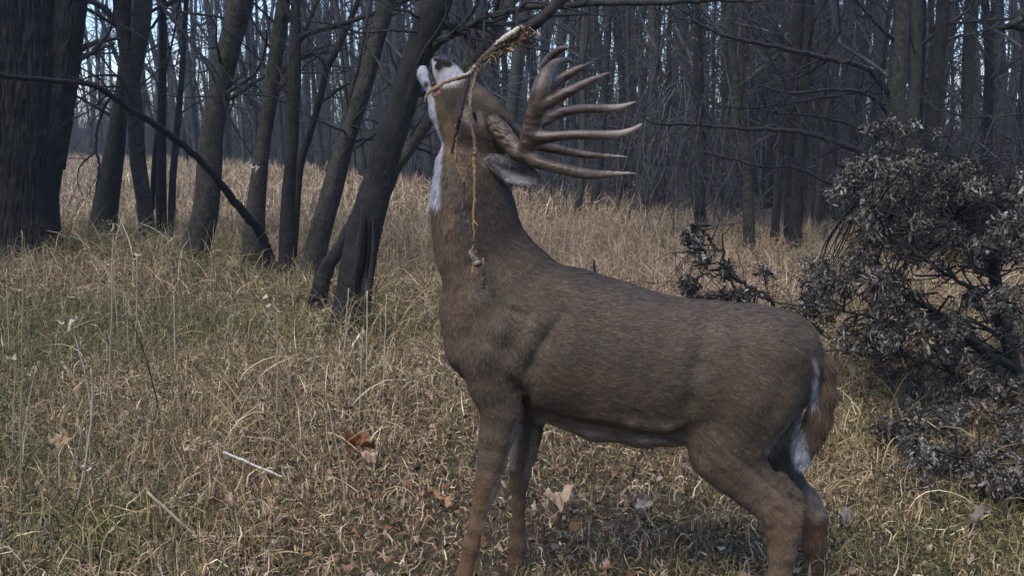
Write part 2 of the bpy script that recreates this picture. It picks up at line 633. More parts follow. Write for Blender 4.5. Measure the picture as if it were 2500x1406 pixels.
def split_tree():
    """the nearest leaning trunk, with the rotted slot in its foot"""
    r = traced_tree('bare_tree', 'tree', 'nearest leaning trunk with a long rotten split in its foot, left of the deer',
                    [[(850, 810, 100), (857, 760, 95), (865, 700, 88), (886, 583, 85), (912, 484, 80), (934, 408, 70), (969, 291, 70), (1007, 175, 66), (1048, 58, 72), (1066, 0, 76), (1090, -100, 70)]],
                    7.1, M_BARK_DARK, GROVE, seed=13, twigs=12, sides=64, disp=(0.06, 4, 6),
                    limbs=[[(1055, 120, 24, 0), (1080, 100, 20, -.1), (1119, 80, 16, -.2), (1160, 56, 15, -.3), (1196, 41, 14, -.4), (1267, 23, 15, -.5), (1380, 12, 15, -.6), (1560, 8, 13, -.7), (1730, 3, 11, -.8), (1860, 2, 7, -.9)],
                           [(1045, 60, 10, 0), (1000, 30, 8, -.1), (960, 20, 6, -.1), (900, -10, 5, -.1)],
                           [(1080, 100, 9, -.1), (1130, 60, 7, -.3), (1160, 20, 6, -.4), (1175, -20, 5, -.4)],
                           [(1020, 80, 7, -.2), (960, 75, 6, -.3), (880, 78, 5, -.3), (800, 60, 4, -.4), (730, 45, 3, -.4)]])
    return r


split_tree()
# black tubes painting the shade inside the split trunk's foot, ridges of torn wood on both sides
def split_hollow():
    parent = [o for o in bpy.data.objects if o.get('label', '').startswith('nearest leaning trunk')][0]
    mb = MB()
    Yf = 7.1
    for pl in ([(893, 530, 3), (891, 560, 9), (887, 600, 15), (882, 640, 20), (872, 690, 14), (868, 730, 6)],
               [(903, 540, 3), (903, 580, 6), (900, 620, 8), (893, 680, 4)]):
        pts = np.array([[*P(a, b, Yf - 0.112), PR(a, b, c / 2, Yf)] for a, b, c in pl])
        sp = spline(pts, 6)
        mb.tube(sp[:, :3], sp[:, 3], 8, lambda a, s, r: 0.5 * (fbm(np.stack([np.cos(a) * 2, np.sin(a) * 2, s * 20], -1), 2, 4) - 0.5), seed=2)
    m = NT('hollow_shade'); m.color((0.006, 0.005, 0.004)).rough(1)
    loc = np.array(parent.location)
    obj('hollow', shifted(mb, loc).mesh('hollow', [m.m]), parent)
    mb = MB()
    for pl in ([(884, 500, 3), (880, 555, 10), (869, 620, 14), (860, 700, 14), (856, 790, 16)],
               [(910, 510, 3), (910, 570, 10), (906, 640, 13), (896, 720, 16), (884, 800, 18)],
               [(898, 580, 3), (896, 620, 6), (890, 680, 10), (880, 770, 18)]):
        pts = np.array([[*P(a, b, Yf - 0.095), PR(a, b, c / 2, Yf)] for a, b, c in pl])
        sp = spline(pts, 6)
        mb.tube(sp[:, :3], sp[:, 3], 12, lambda a, s, r: 0.5 * (fbm(np.stack([np.cos(a) * 2, np.sin(a) * 2, s * 9], -1), 3, 9) - 0.5), seed=4)
    obj('torn_bark', shifted(mb, loc).mesh('torn_bark', [M_BARK]), parent)
    mb = MB()   # scar on the sixth tree
split_hollow()

# leaning dead log propped on the split trunk
def simple_limb(name, cat, label, paths, Y, mat, twig=0, sides=12, seed=1, group=None, tl=0.3, wob=0.004):
    rng = np.random.default_rng(seed)
    p0 = paths[0][0]
    base = P(p0[0], p0[1], Y + (p0[3] if len(p0) > 3 else 0))
    mb = MB()
    mt = MB()
    for pl in paths:
        pts = np.array([[*P(s[0], s[1], Y + (s[3] if len(s) > 3 else 0)), PR(s[0], s[1], s[2] / 2, Y)] for s in pl])
        sp = spline(pts, 7)
        sp[1:-1, :3] += rng.normal(0, wob * .7, (len(sp) - 2, 3))
        mb.tube(sp[:, :3], np.maximum(sp[:, 3], 0.0015), sides, trunk_disp(0.1, 2, 9, seed) if sp[:, 3].max() > 0.015 else None, seed=rng.random() * 9)
        if twig:
            twigs_on(mt, sp[:, :3], sp[:, 3], rng, twig, tl, 1, 4, 0.22, 0, 0.1)
    if mt.n:
        root = empty(name, base)
        tag(root, label, cat, group)
        obj('limb', shifted(mb, base).mesh('limb', [mat]), root)
        obj('twigs', shifted(mt, base).mesh('twigs', [M_TWIG]), root)
        return root
    o = obj(name, shifted(mb, base).mesh(name, [mat]), None, base)
    return tag(o, label, cat, group)


simple_limb('log', 'log', 'short dead log leaning against the split trunk from the left',
            [[(768, 790, 46), (776, 730, 44), (785, 690, 42), (800, 650, 37), (826, 612, 32), (861, 542, 27), (885, 495, 18)]], 7.9, M_BARK_DARK, seed=21)
simple_limb('leaning_tree', 'tree', 'bare grey trunk slanting up behind the deer\'s nose',
            [[(905, 560, 34), (960, 420, 32), (1000, 362, 32), (1040, 305, 30), (1110, 205, 30), (1165, 130, 29), (1215, 60, 28), (1260, -20, 26), (1330, -160, 20)]],
            9.0, M_BARK, twig=16, sides=18, seed=22, tl=0.9)
simple_limb('fallen_limb', 'fallen limb', 'long arching dead limb dipping across the leaning grove from the oak',
            [[(672, 700, 44, 2.1), (660, 640, 36, 2.1), (632, 563, 31, 2.0), (598, 524, 27, 1.8), (535, 444, 22, 1.4), (484, 387, 19, 1.1), (421, 336, 18, .8), (364, 296, 17, .5), (319, 268, 16, .3), (256, 225, 15, 0), (222, 206, 14, -.1), (165, 200, 13, -.2), (85, 194, 12, -.4), (0, 185, 12, -.6), (-120, 190, 11, -.8)],
             [(268, 240, 7, 0), (245, 285, 7, 0), (234, 362, 6, 0), (243, 400, 6, 0), (234, 465, 4, 0)],
             [(234, 368, 5, 0), (200, 402, 4, 0), (189, 428, 3, 0), (192, 462, 2, 0)],
             [(262, 232, 5, 0), (215, 272, 4, 0), (160, 300, 3, 0), (118, 340, 2, 0)],
             [(225, 203, 5, 0), (260, 220, 4, 0.1), (300, 222, 3, .1)]],
            7.4, M_BARK_DARK, twig=5, sides=12, seed=23, tl=0.25)
simple_limb('dead_branch', 'dead branch', 'thin knotted branch hanging diagonally between the forked tree and the curved trunk',
            [[(380, -20, 12), (393, 11, 11), (433, 63, 10), (484, 125, 9), (541, 228, 8), (558, 285, 7), (590, 340, 5), (615, 376, 4)],
             [(484, 125, 6), (530, 180, 5), (548, 240, 3)], [(433, 63, 5), (440, 110, 4), (430, 160, 3)]],
            8.4, M_TWIG, twig=9, sides=8, seed=24, tl=0.3)

# the small white scar on the sixth trunk
mb = MB()
c = P(627, 420, 9.45)
rng_ = np.random.default_rng(2)
for k in range(10):
    a = c + rng_.normal(0, 0.012, 3) * np.array([1, .3, 1.6])
    mb.tube([a, a + rng_.normal(0, 0.02, 3) + np.array([0, -0.01, 0.02])], [0.012, 0.004], 5)
m = NT('pale_wood'); m.color((0.5, 0.42, 0.34)).rough(0.8)
par = [o for o in bpy.data.objects if o.get('label', '').startswith('grey trunk whose foot')][0]
obj('bark_scar', shifted(mb, np.array(par.location)).mesh('bark_scar', [m.m]), par)

# ------------------------------------------------------------------ right-hand trees of the wood edge
WOOD = 'tall trees of the wood edge on the right'
traced_tree('bare_tree', 'tree', 'tall ringed trunk above the dead leaves with long boughs drooping left',
            [[(2205, 720, 56), (2200, 560, 52), (2194, 400, 46), (2190, 256, 42), (2193, 170, 40), (2203, 57, 38), (2210, -60, 34)]],
            10.0, M_BARK, WOOD, seed=31, twigs=14, sides=22, top=7,
            limbs=[[(2169, 227, 15, 0), (2112, 165, 13, -.3), (2038, 148, 13, -.5), (1953, 128, 12, -.7), (1873, 111, 10, -.9), (1793, 94, 9, -1), (1714, 63, 7, -1), (1660, 20, 5, -1)],
                   [(2180, 290, 12, 0), (2146, 250, 10, -.3), (2100, 225, 9, -.5), (2032, 219, 8, -.7), (1941, 227, 7, -.8), (1850, 210, 5, -.9)],
                   [(2170, 395, 15, 0), (2083, 364, 15, -.4), (2021, 341, 13, -.6), (1953, 321, 11, -.9), (1873, 316, 10, -1.1), (1788, 313, 8, -1.2), (1702, 304, 7, -1.2), (1600, 301, 6, -1.3), (1560, 278, 4, -1.3)],
                   [(2169, 228, 8, 0), (2083, 228, 7, -.3), (1970, 245, 7, -.6), (1856, 262, 6, -.8), (1759, 262, 4, -.9)],
                   [(2175, 500, 9, 0), (2100, 470, 9, -.4), (2021, 444, 8, -.6), (1941, 410, 7, -.7), (1856, 407, 6, -.8), (1782, 387, 5, -.9), (1714, 370, 4, -1)],
                   [(2186, 105, 9, 0), (2134, 51, 8, -.2), (2090, 0, 7, -.3), (2060, -60, 5, -.3)],
                   [(2190, 330, 8, 0), (2100, 312, 7, -.3), (2000, 285, 7, -.6), (1900, 275, 5, -.8), (1840, 262, 4, -.8)]])
traced_tree('bare_tree', 'tree', 'slimmer pale trunk standing close behind the tall ringed trunk',
            [[(2228, 700, 32), (2226, 500, 28), (2229, 300, 26), (2234, 200, 26), (2238, 57, 26), (2240, -60, 24)]],
            10.9, M_BARK_PALE, WOOD, seed=32, twigs=16, sides=14, top=7)
traced_tree('bare_tree', 'tree', 'dark trunk leaning slightly right, next to the ringed trunk on its right',
            [[(2262, 700, 40), (2268, 500, 37), (2278, 284, 35), (2288, 170, 34), (2300, 57, 33), (2308, -60, 30)]],
            10.4, M_BARK_DARK, WOOD, seed=33, twigs=14, sides=18, top=7,
            limbs=[[(2300, 270, 7), (2360, 285, 6), (2430, 286, 5), (2520, 276, 4)], [(2305, 60, 8), (2360, 55, 7), (2440, 48, 6), (2540, 38, 5)]])
traced_tree('bare_tree', 'tree', 'greyish trunk second from the right edge, above the dead leaves',
            [[(2350, 680, 32), (2354, 480, 28), (2362, 300, 26), (2370, 150, 25), (2375, 0, 25), (2380, -80, 22)]],
            11.8, M_BARK_PALE, WOOD, seed=34, twigs=16, sides=14, top=7)
traced_tree('bare_tree', 'tree', 'straight dark trunk rising just left of the dead leafy treetop',
            [[(1936, 655, 40), (1940, 600, 34), (1944, 500, 29), (1952, 380, 27), (1965, 200, 24), (1975, 60, 22), (1980, -60, 20)]],
            10.9, M_BARK_DARK, WOOD, seed=35, twigs=16, sides=14, top=7)
traced_tree('bare_tree', 'tree', 'mottled trunk straight above the twig arch with drooping side twigs',
            [[(1830, 645, 34), (1829, 580, 29), (1827, 500, 26), (1822, 380, 24), (1800, 250, 20), (1786, 100, 18), (1782, -40, 17)]],
            11.0, M_BARK, WOOD, seed=36, twigs=22, sides=14, top=7)
simple_limb('dead_branch', 'dead branch', 'black crooked branch poking in at the top right corner',
            [[(2520, 30, 26), (2490, 50, 22), (2470, 62, 20), (2440, 70, 12)], [(2480, 62, 22), (2520, 76, 24)], [(2490, 45, 12), (2510, 10, 10)]],
            6.0, M_TWIG, twig=3, sides=10, seed=41, tl=0.15)


# ------------------------------------------------------------------ background wood: templates, then copies
def pole_template(seed, r0, height, nb, low):
    rng = np.random.default_rng(seed)
    mbt, mbc = MB(), MB()
    pts = wander((0, 0, -0.1), (rng.normal(0, .05), rng.normal(0, .05), 1), height, 14, 0.035, 0.01, rng)
    rad = r0 * np.linspace(1.0, 0.25, len(pts)) ** 0.9
    rad[0] *= 1.25
    mbt.tube(pts, rad, 9, trunk_disp(0.06, 2, 4, seed), seed=seed)
    if rng.random() < 0.45:     # a fork
        k = rng.integers(3, 6)
        q = wander(pts[k], (rng.normal(0, .3), rng.normal(0, .2), 1), height * 0.6, 9, 0.05, 0.03, rng)
        rr = rad[k] * 0.75 * np.linspace(1, .3, len(q))
        mbt.tube(q, rr, 8, seed=seed + 1)
        twigs_on(mbc, q, rr, rng, nb // 2, 1.3, 2, 4, 0.17, 0.01, 0.1)
    twigs_on(mbc, pts, rad, rng, int(nb * .6), 1.6, 2, 4, 0.17, 0.01, low)
    return mbt, mbc


TEMPL = []
for k, (r0, h, nb, low) in enumerate([(0.10, 10, 26, .10), (0.07, 9, 26, .08), (0.13, 12, 24, .15), (0.05, 7, 26, .06), (0.09, 10, 28, .08),
                                      (0.16, 12, 22, .16), (0.06, 8, 26, .07), (0.04, 6, 24, .05), (0.11, 11, 24, .10)]):
    t, c = pole_template(50 + k, r0, h, nb, low)
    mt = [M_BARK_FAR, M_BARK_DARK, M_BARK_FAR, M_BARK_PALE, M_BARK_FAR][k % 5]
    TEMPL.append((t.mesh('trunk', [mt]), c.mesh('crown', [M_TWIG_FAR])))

EDGE_X = np.array([-400, 0, 130, 560, 1000, 1250, 1500, 1650, 1800, 1950, 2200, 2500, 2900])
EDGE_Y = np.array([402, 402, 402, 420, 470, 515, 545, 590, 622, 645, 660, 665, 670])
EDGE_D = np.array([ground_Y(v) for v in EDGE_Y])


def edge_dist(px):
    return np.interp(px, EDGE_X, EDGE_D)


def place_wood(n, rng):
    cells = set()
    out = []
    tries = 0
    while len(out) < n and tries < 60000:
        tries += 1
        Y = math.sqrt(rng.uniform(9 ** 2, 44 ** 2))
        px = rng.uniform(-150, 2650)
        if Y < edge_dist(px) * 1.0:
            continue
        if Y > 30 and rng.random() < (0.35 if px < 1200 else 0.8):
            continue
        if px > 2150 and Y > 20 and rng.random() < .7:
            continue
        x = (px - 1250) / FPX * Y
        key = (round(x / 0.6), round(Y / 0.6))
        if key in cells:
            continue
        cells.add(key)
        out.append((x, Y))
    return out


WR = np.random.default_rng(99)
spots = place_wood(285, WR)
pole0 = None
for i, (x, y) in enumerate(spots):
    k = int(WR.integers(0, len(TEMPL)))
    if y < 24 and k in (2, 5):
        k = (3, 7, 1)[int(WR.integers(0, 3))]
    if y < 15 and k in (0, 8):
        k = (3, 7, 6)[int(WR.integers(0, 3))]
    t_me, c_me = TEMPL[k]
    root = empty('pole_tree', (x, y, 0))
    root.rotation_euler = (WR.normal(0, .04), WR.normal(0, .05), WR.uniform(0, 6.28))
    s = WR.uniform(0.75, 1.2)
    root.scale = (s, s, s)
    tag(root, 'slender bare tree standing among many in the dark wood behind the clearing', 'tree', 'slender bare trees of the wood behind the clearing')
    a = bpy.data.objects.new('trunk', t_me); link(a, root)
    b = bpy.data.objects.new('crown', c_me); link(b, root)


# far wood and brushwood: nobody could count these
def build_far_wood():
    rng = np.random.default_rng(5)
    mb = MB()
    for k in range(240):                       # trunks 45-95 m away, all round the view
        Y = rng.uniform(45, 95)
        px = rng.uniform(-400, 2900)
        if px > 1300 and rng.random() < .6:
            continue
        x = (px - 1250) / FPX * Y
        h = rng.uniform(8, 15)
        pts = wander((x, Y, -0.2), (rng.normal(0, .05), 0, 1), h, 7, 0.04, 0, rng)
        r = rng.uniform(0.05, 0.16)
        mb.tube(pts, r * np.linspace(1, .35, len(pts)), 5, cap=False, seed=rng.random() * 5)
        rr = r * np.linspace(1, .35, len(pts))
        twigs_on(mb, pts, rr, rng, 6, 3.0, 1, 3, 0.2, 0.02, 0.12)
    for k in range(150):                       # unseen trees of the same wood, added round the camera to shade low sky
        a = rng.uniform(-0.5, math.pi + 0.5)
        R = rng.uniform(7, 22)
        x, Y = R * math.cos(a), -R * math.sin(a)
        if Y > 0 and abs(x) < 6 + Y * 0.5:
            continue
        h = rng.uniform(8, 12)
        pts = wander((x, Y, -0.2), (rng.normal(0, .05), rng.normal(0, .05), 1), h, 7, 0.04, 0, rng)
        r = rng.uniform(0.08, 0.25)
        rr = r * np.linspace(1, .35, len(pts))
        mb.tube(pts, rr, 6, cap=False, seed=rng.random() * 5)
        twigs_on(mb, pts, rr, rng, 14, 2.6, 1, 3, 0.2, 0.02, 0.12)
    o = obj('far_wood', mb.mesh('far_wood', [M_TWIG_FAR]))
    tag(o, 'distant bare woodland closing off the view, with unseen trees added behind for shade', kind='stuff')


build_far_wood()


def brush_clump(rng, mb, x, y, h, n):
    for _ in range(n):
        d = np.array([rng.normal(0, .6), rng.normal(0, .6), 1.0])
        L = h * rng.uniform(0.6, 1.2)
        pts = wander((x + rng.normal(0, .15), y + rng.normal(0, .15), -0.03), d, L, 8, 0.22, -0.03, rng)
        r = rng.uniform(0.004, 0.010) * (0.6 + h / 3)
        rr = np.linspace(r, r * .3, len(pts))
        mb.tube(pts, rr, 3, cap=False, seed=rng.random() * 5)
        twigs_on(mb, pts, rr, rng, 8, L * 0.4, 1, 3, 0.32, -0.03, 0.15)


def build_brush():
    rng = np.random.default_rng(15)
    proto = []
    V, F, B, off = [], [], [], 0
    for k in range(7):
        mb = MB()
        brush_clump(rng, mb, 0, 0, rng.uniform(0.9, 2.6), 8)
        proto.append((np.concatenate(mb.v), np.concatenate(mb.f).reshape(-1, 4), np.concatenate(mb.b)))
    n = 0
    while n < 250:
        Y = rng.uniform(10.5, 50)
        px = rng.uniform(-100, 2600)
        e = edge_dist(px)
        if Y < e * 1.04:
            continue
        x = (px - 1250) / FPX * Y
        v, f, b = proto[rng.integers(0, 7)]
        a = rng.uniform(0, 6.28)
        s = rng.uniform(.6, 1.3) * (1.0 if Y < 20 else 1.4)
        if Y < 13:
            s *= 0.6
        c_, s_ = math.cos(a) * s, math.sin(a) * s
        w = np.stack([v[:, 0] * c_ - v[:, 1] * s_ + x, v[:, 0] * s_ + v[:, 1] * c_ + Y, v[:, 2] * s], 1)
        V.append(w); F.append(f + off); B.append(b); off += len(w)
        n += 1
    mb = MB()                                  # the finest, straightest shoots between the trunks
    k = 0
    while k < 1300:
        Y = math.sqrt(rng.uniform(11 ** 2, 48 ** 2))
        px = rng.uniform(-100, 2600)
        if Y < edge_dist(px) * 1.02:
            continue
        if px > 2150 and Y > 20 and rng.random() < .6:
            continue
        k += 1
        pts = wander(((px - 1250) / FPX * Y, Y, -.05), (rng.normal(0, .09), rng.normal(0, .09), 1), rng.uniform(2.5, 7), 7, .10, .02, rng)
        r = rng.uniform(.006, .020)
        rr = np.linspace(r, r * .3, len(pts))
        mb.tube(pts, rr, 4, cap=False, seed=rng.random() * 5)
        twigs_on(mb, pts, rr, rng, 8, 1.0, 0, 3, .34, -.02, .12)
    k = 0
    while k < 620:                             # crossing, arching side shoots
        px = rng.uniform(1150, 2600) if k % 4 else rng.uniform(0, 1150)
        Y = rng.uniform(11, 30)
        if Y < edge_dist(px) * 1.0:
            continue
        k += 1
        p0_ = ((px - 1250) / FPX * Y, Y, rng.uniform(.5, 4.2) * (Y / 22 + .3))
        pts = wander(p0_, (rng.normal(0, 1), rng.normal(0, .4), rng.normal(.1, .45)), rng.uniform(.9, 2.6), 9, .20, -.05, rng)
        r = rng.uniform(.004, .010)
        rr = np.linspace(r, r * .3, len(pts))
        mb.tube(pts, rr, 4, cap=False, seed=rng.random() * 5)
        twigs_on(mb, pts, rr, rng, 9, .7, 0, 3, .35, -.03, .1)
    V.append(np.concatenate(mb.v)); F.append(np.concatenate(mb.f).reshape(-1, 4) + off); B.append(np.concatenate(mb.b)); off += mb.n
    k = 0
    while k < 120:                             # low dark thicket closing the view at the far left
        px = rng.uniform(60, 560) if k % 3 else rng.uniform(560, 1150)
        Y = rng.uniform(43, 60)
        v, f_, b = proto[rng.integers(0, 7)]
        a = rng.uniform(0, 6.28)
        s = rng.uniform(1.3, 2.0)
        c_, s_ = math.cos(a) * s, math.sin(a) * s
        V.append(np.stack([v[:, 0] * c_ - v[:, 1] * s_ + (px - 1250) / FPX * Y, v[:, 0] * s_ + v[:, 1] * c_ + Y, v[:, 2] * s], 1))
        F.append(f_ + off); B.append(b); off += len(v)
        k += 1
    f = np.concatenate(F)
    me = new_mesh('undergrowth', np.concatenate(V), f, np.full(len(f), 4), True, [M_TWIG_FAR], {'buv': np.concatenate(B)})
    tag(obj('undergrowth', me), 'tangled bare brushwood filling the wood', kind='stuff')


build_brush()

# ------------------------------------------------------------------ grass
def blades(n, x, y, L, w, segs, rng, phi0, curl, twist, cols, z0=None, wave=0.5):
    """bent ribbon blades; returns verts, quads, colours"""
    az = rng.uniform(0, 2 * np.pi, n)
    tw = rng.normal(0, twist, n)
    ph = phi0.copy()
    p = np.stack([x, y, ground_h(x, y) - 0.01 if z0 is None else z0], 1)
    fa = rng.uniform(0, np.pi, n)
    V = np.zeros((n, segs + 1, 2, 3))
    st = L / segs
    for s in range(segs + 1):
        wd = w * (1 - (s / segs) ** 1.6 * 0.92)
        hd = np.stack([np.cos(az), np.sin(az)], 1)
        d = np.stack([np.cos(ph) * hd[:, 0], np.cos(ph) * hd[:, 1], np.sin(ph)], 1)
        side = np.stack([-hd[:, 1], hd[:, 0], np.zeros(n)], 1)
        up = np.cross(d, side)
        wv = side * np.cos(fa)[:, None] + up * np.sin(fa)[:, None]
        V[:, s, 0] = p - wv * wd[:, None] * 0.5
        V[:, s, 1] = p + wv * wd[:, None] * 0.5
        p = p + d * st[:, None]
        p[:, 2] = np.maximum(p[:, 2], 0.004 + 0.01 * rng.random(n))
        ph = ph - curl / segs + rng.normal(0, wave / segs, n)
        az = az + tw / segs + rng.normal(0, wave / segs, n)
        fa = fa + rng.normal(0, 0.35, n)
    verts = V.reshape(-1, 3)
    b = (np.arange(n) * (segs + 1) * 2)[:, None]
    s = np.arange(segs)[None] * 2
    q = np.stack([b + s, b + s + 1, b + s + 3, b + s + 2], 2).reshape(-1, 4)
    shade = 1.0
    c = np.repeat(cols[:, None, :], (segs + 1) * 2, 1)
    return verts, q, (c * shade).reshape(-1, 3)


TAN = np.array([[0.40, 0.305, 0.165], [0.54, 0.43, 0.26], [0.26, 0.19, 0.10], [0.15, 0.105, 0.058], [0.70, 0.61, 0.43], [0.08, 0.058, 0.034], [0.36, 0.285, 0.15]])
GREEN = np.array([[0.10, 0.12, 0.042], [0.17, 0.17, 0.065], [0.24, 0.20, 0.085], [0.06, 0.08, 0.03], [0.28, 0.26, 0.13]])
PINK = np.array([[0.34, 0.245, 0.175], [0.42, 0.31, 0.225], [0.27, 0.19, 0.13], [0.48, 0.37, 0.28]])


def pick_cols(n, rng, green, pink, bright=1.0):
    c = TAN[rng.integers(0, len(TAN), n)].copy()
    g = rng.random(n) < green
    c[g] = GREEN[rng.integers(0, len(GREEN), g.sum())]
    k = (~g) & (rng.random(n) < pink)
    c[k] = PINK[rng.integers(0, len(PINK), k.sum())]
    return c * 1.12 * np.array([1.02, .98, .91]) * rng.uniform(0.55, 1.3, (n, 1)) * np.reshape(bright, (-1, 1))


def wedge(n, y0, y1, rng, margin=0.5):
    y = np.sqrt(rng.uniform(y0 ** 2, y1 ** 2, n))
    hw = y * (1250.0 / FPX) + margin
    x = rng.uniform(-1, 1, n) * hw
    return x, y


def build_grass():
    rng = np.random.default_rng(77)
    VS, QS, CS, off = [], [], [], 0

    def put(r):
        nonlocal off
        VS.append(r[0]); QS.append(r[1] + off); CS.append(r[2]); off += len(r[0])

    def patchy(x, y, f, s):
        return fbm(np.stack([x * f, y * f, np.full_like(x, s)], 1), 3, 31)

    # near: tangled, curled blades
    n = 165000
    x, y = wedge(n, 2.5, 8.2, rng)
    px = 1250 + FPX * x / y
    pt = patchy(x, y, 0.9, 0.3)
    bare = np.exp(-(((px - 1250) / 420) ** 2)) * smoothstep(5.2, 3.6, y)      # trodden leafy ground under the deer
    keep = rng.random(n) > bare * 0.15
    x, y, px, pt, bare = x[keep], y[keep], px[keep], pt[keep], bare[keep]
    n = len(x)
    leftn = smoothstep(1000, 200, px)
    L = rng.uniform(0.07, 0.21, n) * (0.75 + 0.7 * leftn * pt * 1.5) * (1 - 0.35 * bare)
    green = np.clip(0.18 + 0.08 * leftn + 0.5 * smoothstep(0.45, 0.65, patchy(x, y, 0.7, 4.0)) * (0.5 + leftn) + 0.25 * smoothstep(2000, 2400, px), 0, .75)
    cols = pick_cols(n, rng, green, 0.25 + 0.3 * bare)
    phi = rng.uniform(0.1, 1.5, n)
    put(blades(n, x, y, L, rng.uniform(0.003, 0.0075, n), 6, rng, phi, rng.normal(1.8, 1.5, n), 2.2, cols, wave=3.2))
    # near: longer arching blades in tufts
    n = 5000
    x, y = wedge(n, 3.3, 9, rng)
    tx = patchy(x, y, 1.8, 9)
    k = (tx > 0.5) & (np.abs(x) < 50) & ~((1250 + FPX * x / y > 1000) & (1250 + FPX * x / y < 1900) & (y < 4.6))
    x, y = x[k], y[k]; n = len(x)
    px = 1250 + FPX * x / y
    put(blades(n, x, y, rng.uniform(0.25, 0.55, n) * (0.6 + 0.4 * smoothstep(1100, 300, px)), rng.uniform(0.003, 0.006, n), 7, rng, rng.uniform(0.9, 1.5, n), rng.uniform(0.8, 2.4, n), 0.6,
               pick_cols(n, rng, np.where(px < 500, .55, .3), 0.2), wave=0.7))
    # middle
    n = 120000
    x, y = wedge(n, 8, 15, rng, 1.0)
    px = 1250 + FPX * x / y
    k = y < edge_dist(px) * 1.25
    x, y, px = x[k], y[k], px[k]; n = len(x)
    right = smoothstep(900, 1300, px)
    gr = np.clip(0.22 * (1 - right) + 0.25 * smoothstep(0.5, 0.62, patchy(x, y, .5, 2)), 0, .7)
    put(blades(n, x, y, rng.uniform(0.16, 0.42, n), rng.uniform(0.004, 0.009, n), 4, rng, rng.uniform(0.5, 1.5, n), rng.normal(1.4, .8, n), 0.9,
               pick_cols(n, rng, gr, 0.35 + .35 * right, 1 + 0.1 * right), wave=1.4))
    # far clearing
    n = 190000
    x, y = wedge(n, 15, 46, rng, 2.0)
    px = 1250 + FPX * x / y
    k = y < edge_dist(px) * 1.12 + 1.0
    x, y, px = x[k], y[k], px[k]; n = len(x)
    put(blades(n, x, y, rng.uniform(0.2, 0.5, n), rng.uniform(0.010, 0.022, n) * (y / 20), 2, rng, rng.uniform(0.6, 1.5, n), rng.normal(1.0, .6, n), 0.8,
               pick_cols(n, rng, 0.12, 0.55, 1.1), wave=1.0))
    # long green-gold blades round the feet of the trees
    bx = [(20, 620, 300), (70, 625, 300), (130, 640, 260), (200, 640, 120), (250, 640, 130), (360, 640, 130), (400, 650, 90), (470, 695, 150), (520, 690, 80), (620, 715, 130), (660, 720, 90), (700, 735, 130), (760, 750, 140), (855, 825, 170), (900, 820, 110), (1950, 690, 80), (2060, 1050, 50)]
    for (qx, qy, cnt) in bx:
        Yb = ground_Y(qy)
        cx = (qx - 1250) / FPX * Yb
        x = cx + rng.normal(0, .22, cnt); y = Yb + rng.normal(-.15, .2, cnt)
        put(blades(cnt, x, y, rng.uniform(0.25, 0.75, cnt) * (.7 if qx > 600 else 1), rng.uniform(0.004, 0.010, cnt), 7, rng, rng.uniform(1.0, 1.55, cnt), rng.uniform(0.6, 2.6, cnt), 0.5, pick_cols(cnt, rng, .6, .1), wave=.7))
    V = np.concatenate(VS); Q = np.concatenate(QS); C = np.concatenate(CS)
    me = new_mesh('grass', V, Q, np.full(len(Q), 4), False, [M_GRASS], {'col': C})
    tag(obj('grass', me), 'tangled dry tan and green grass covering the clearing', kind='stuff')


build_grass()


# ------------------------------------------------------------------ dead leaves
LEAFC = np.array([[0.24, 0.15, 0.09], [0.34, 0.25, 0.17], [0.15, 0.09, 0.055], [0.40, 0.32, 0.24], [0.09, 0.06, 0.04], [0.27, 0.14, 0.075]])


def curled_leaves(n, cen, size, rng, cols, curl=1.6, droop=None, wide=0.36):
    """small lobed sheets, 4x3 quads, each curled its own way"""
    us = np.linspace(0, 1, 5)
    prof = np.array([0.12, 0.75, 0.55, 0.9, 0.05])
    vs = np.array([-1, -0.4, 0.4, 1])
    A = rng.normal(0, 1, (n, 3))
    if droop is not None:
        A[:, 2] -= droop
    A /= np.linalg.norm(A, axis=1)[:, None]
    B = rng.normal(0, 1, (n, 3))
    B -= A * (A * B).sum(1)[:, None]
    B /= np.linalg.norm(B, axis=1)[:, None]
    N = np.cross(A, B)
    k1 = rng.normal(0, curl, n)
    k2 = rng.normal(0, curl * 1.2, n)
    V = np.zeros((n, 5, 4, 3))
    for i, u in enumerate(us):
        ang = k1 * u
        cx = np.where(np.abs(k1) > 1e-3, np.sin(ang) / np.where(np.abs(k1) > 1e-3, k1, 1), u)
        cz = np.where(np.abs(k1) > 1e-3, (1 - np.cos(ang)) / np.where(np.abs(k1) > 1e-3, k1, 1), 0)
        for j, v in enumerate(vs):
            wj = prof[i] * wide * (1 + rng.normal(0, .25, n))
            a2 = k2 * v * 0.8
            oy = np.sin(a2) / np.where(np.abs(k2) > 1e-3, k2 * .8, 1) * wj
            oz = (1 - np.cos(a2)) / np.where(np.abs(k2) > 1e-3, np.abs(k2) * .8, 1) * wj * np.sign(k2)
            V[:, i, j] = cen + size[:, None] * (A * cx[:, None] + N * (cz + oz + rng.normal(0, .02, n))[:, None] + B * oy[:, None])
    q = []
    for i in range(4):
        for j in range(3):
            q.append([i * 4 + j, i * 4 + j + 1, (i + 1) * 4 + j + 1, (i + 1) * 4 + j])
    q = np.array(q)
    Q = (np.arange(n) * 20)[:, None, None] + q[None]
    C = np.repeat(cols[:, None], 20, 1).reshape(-1, 3)
    return V.reshape(-1, 3), Q.reshape(-1, 4), C


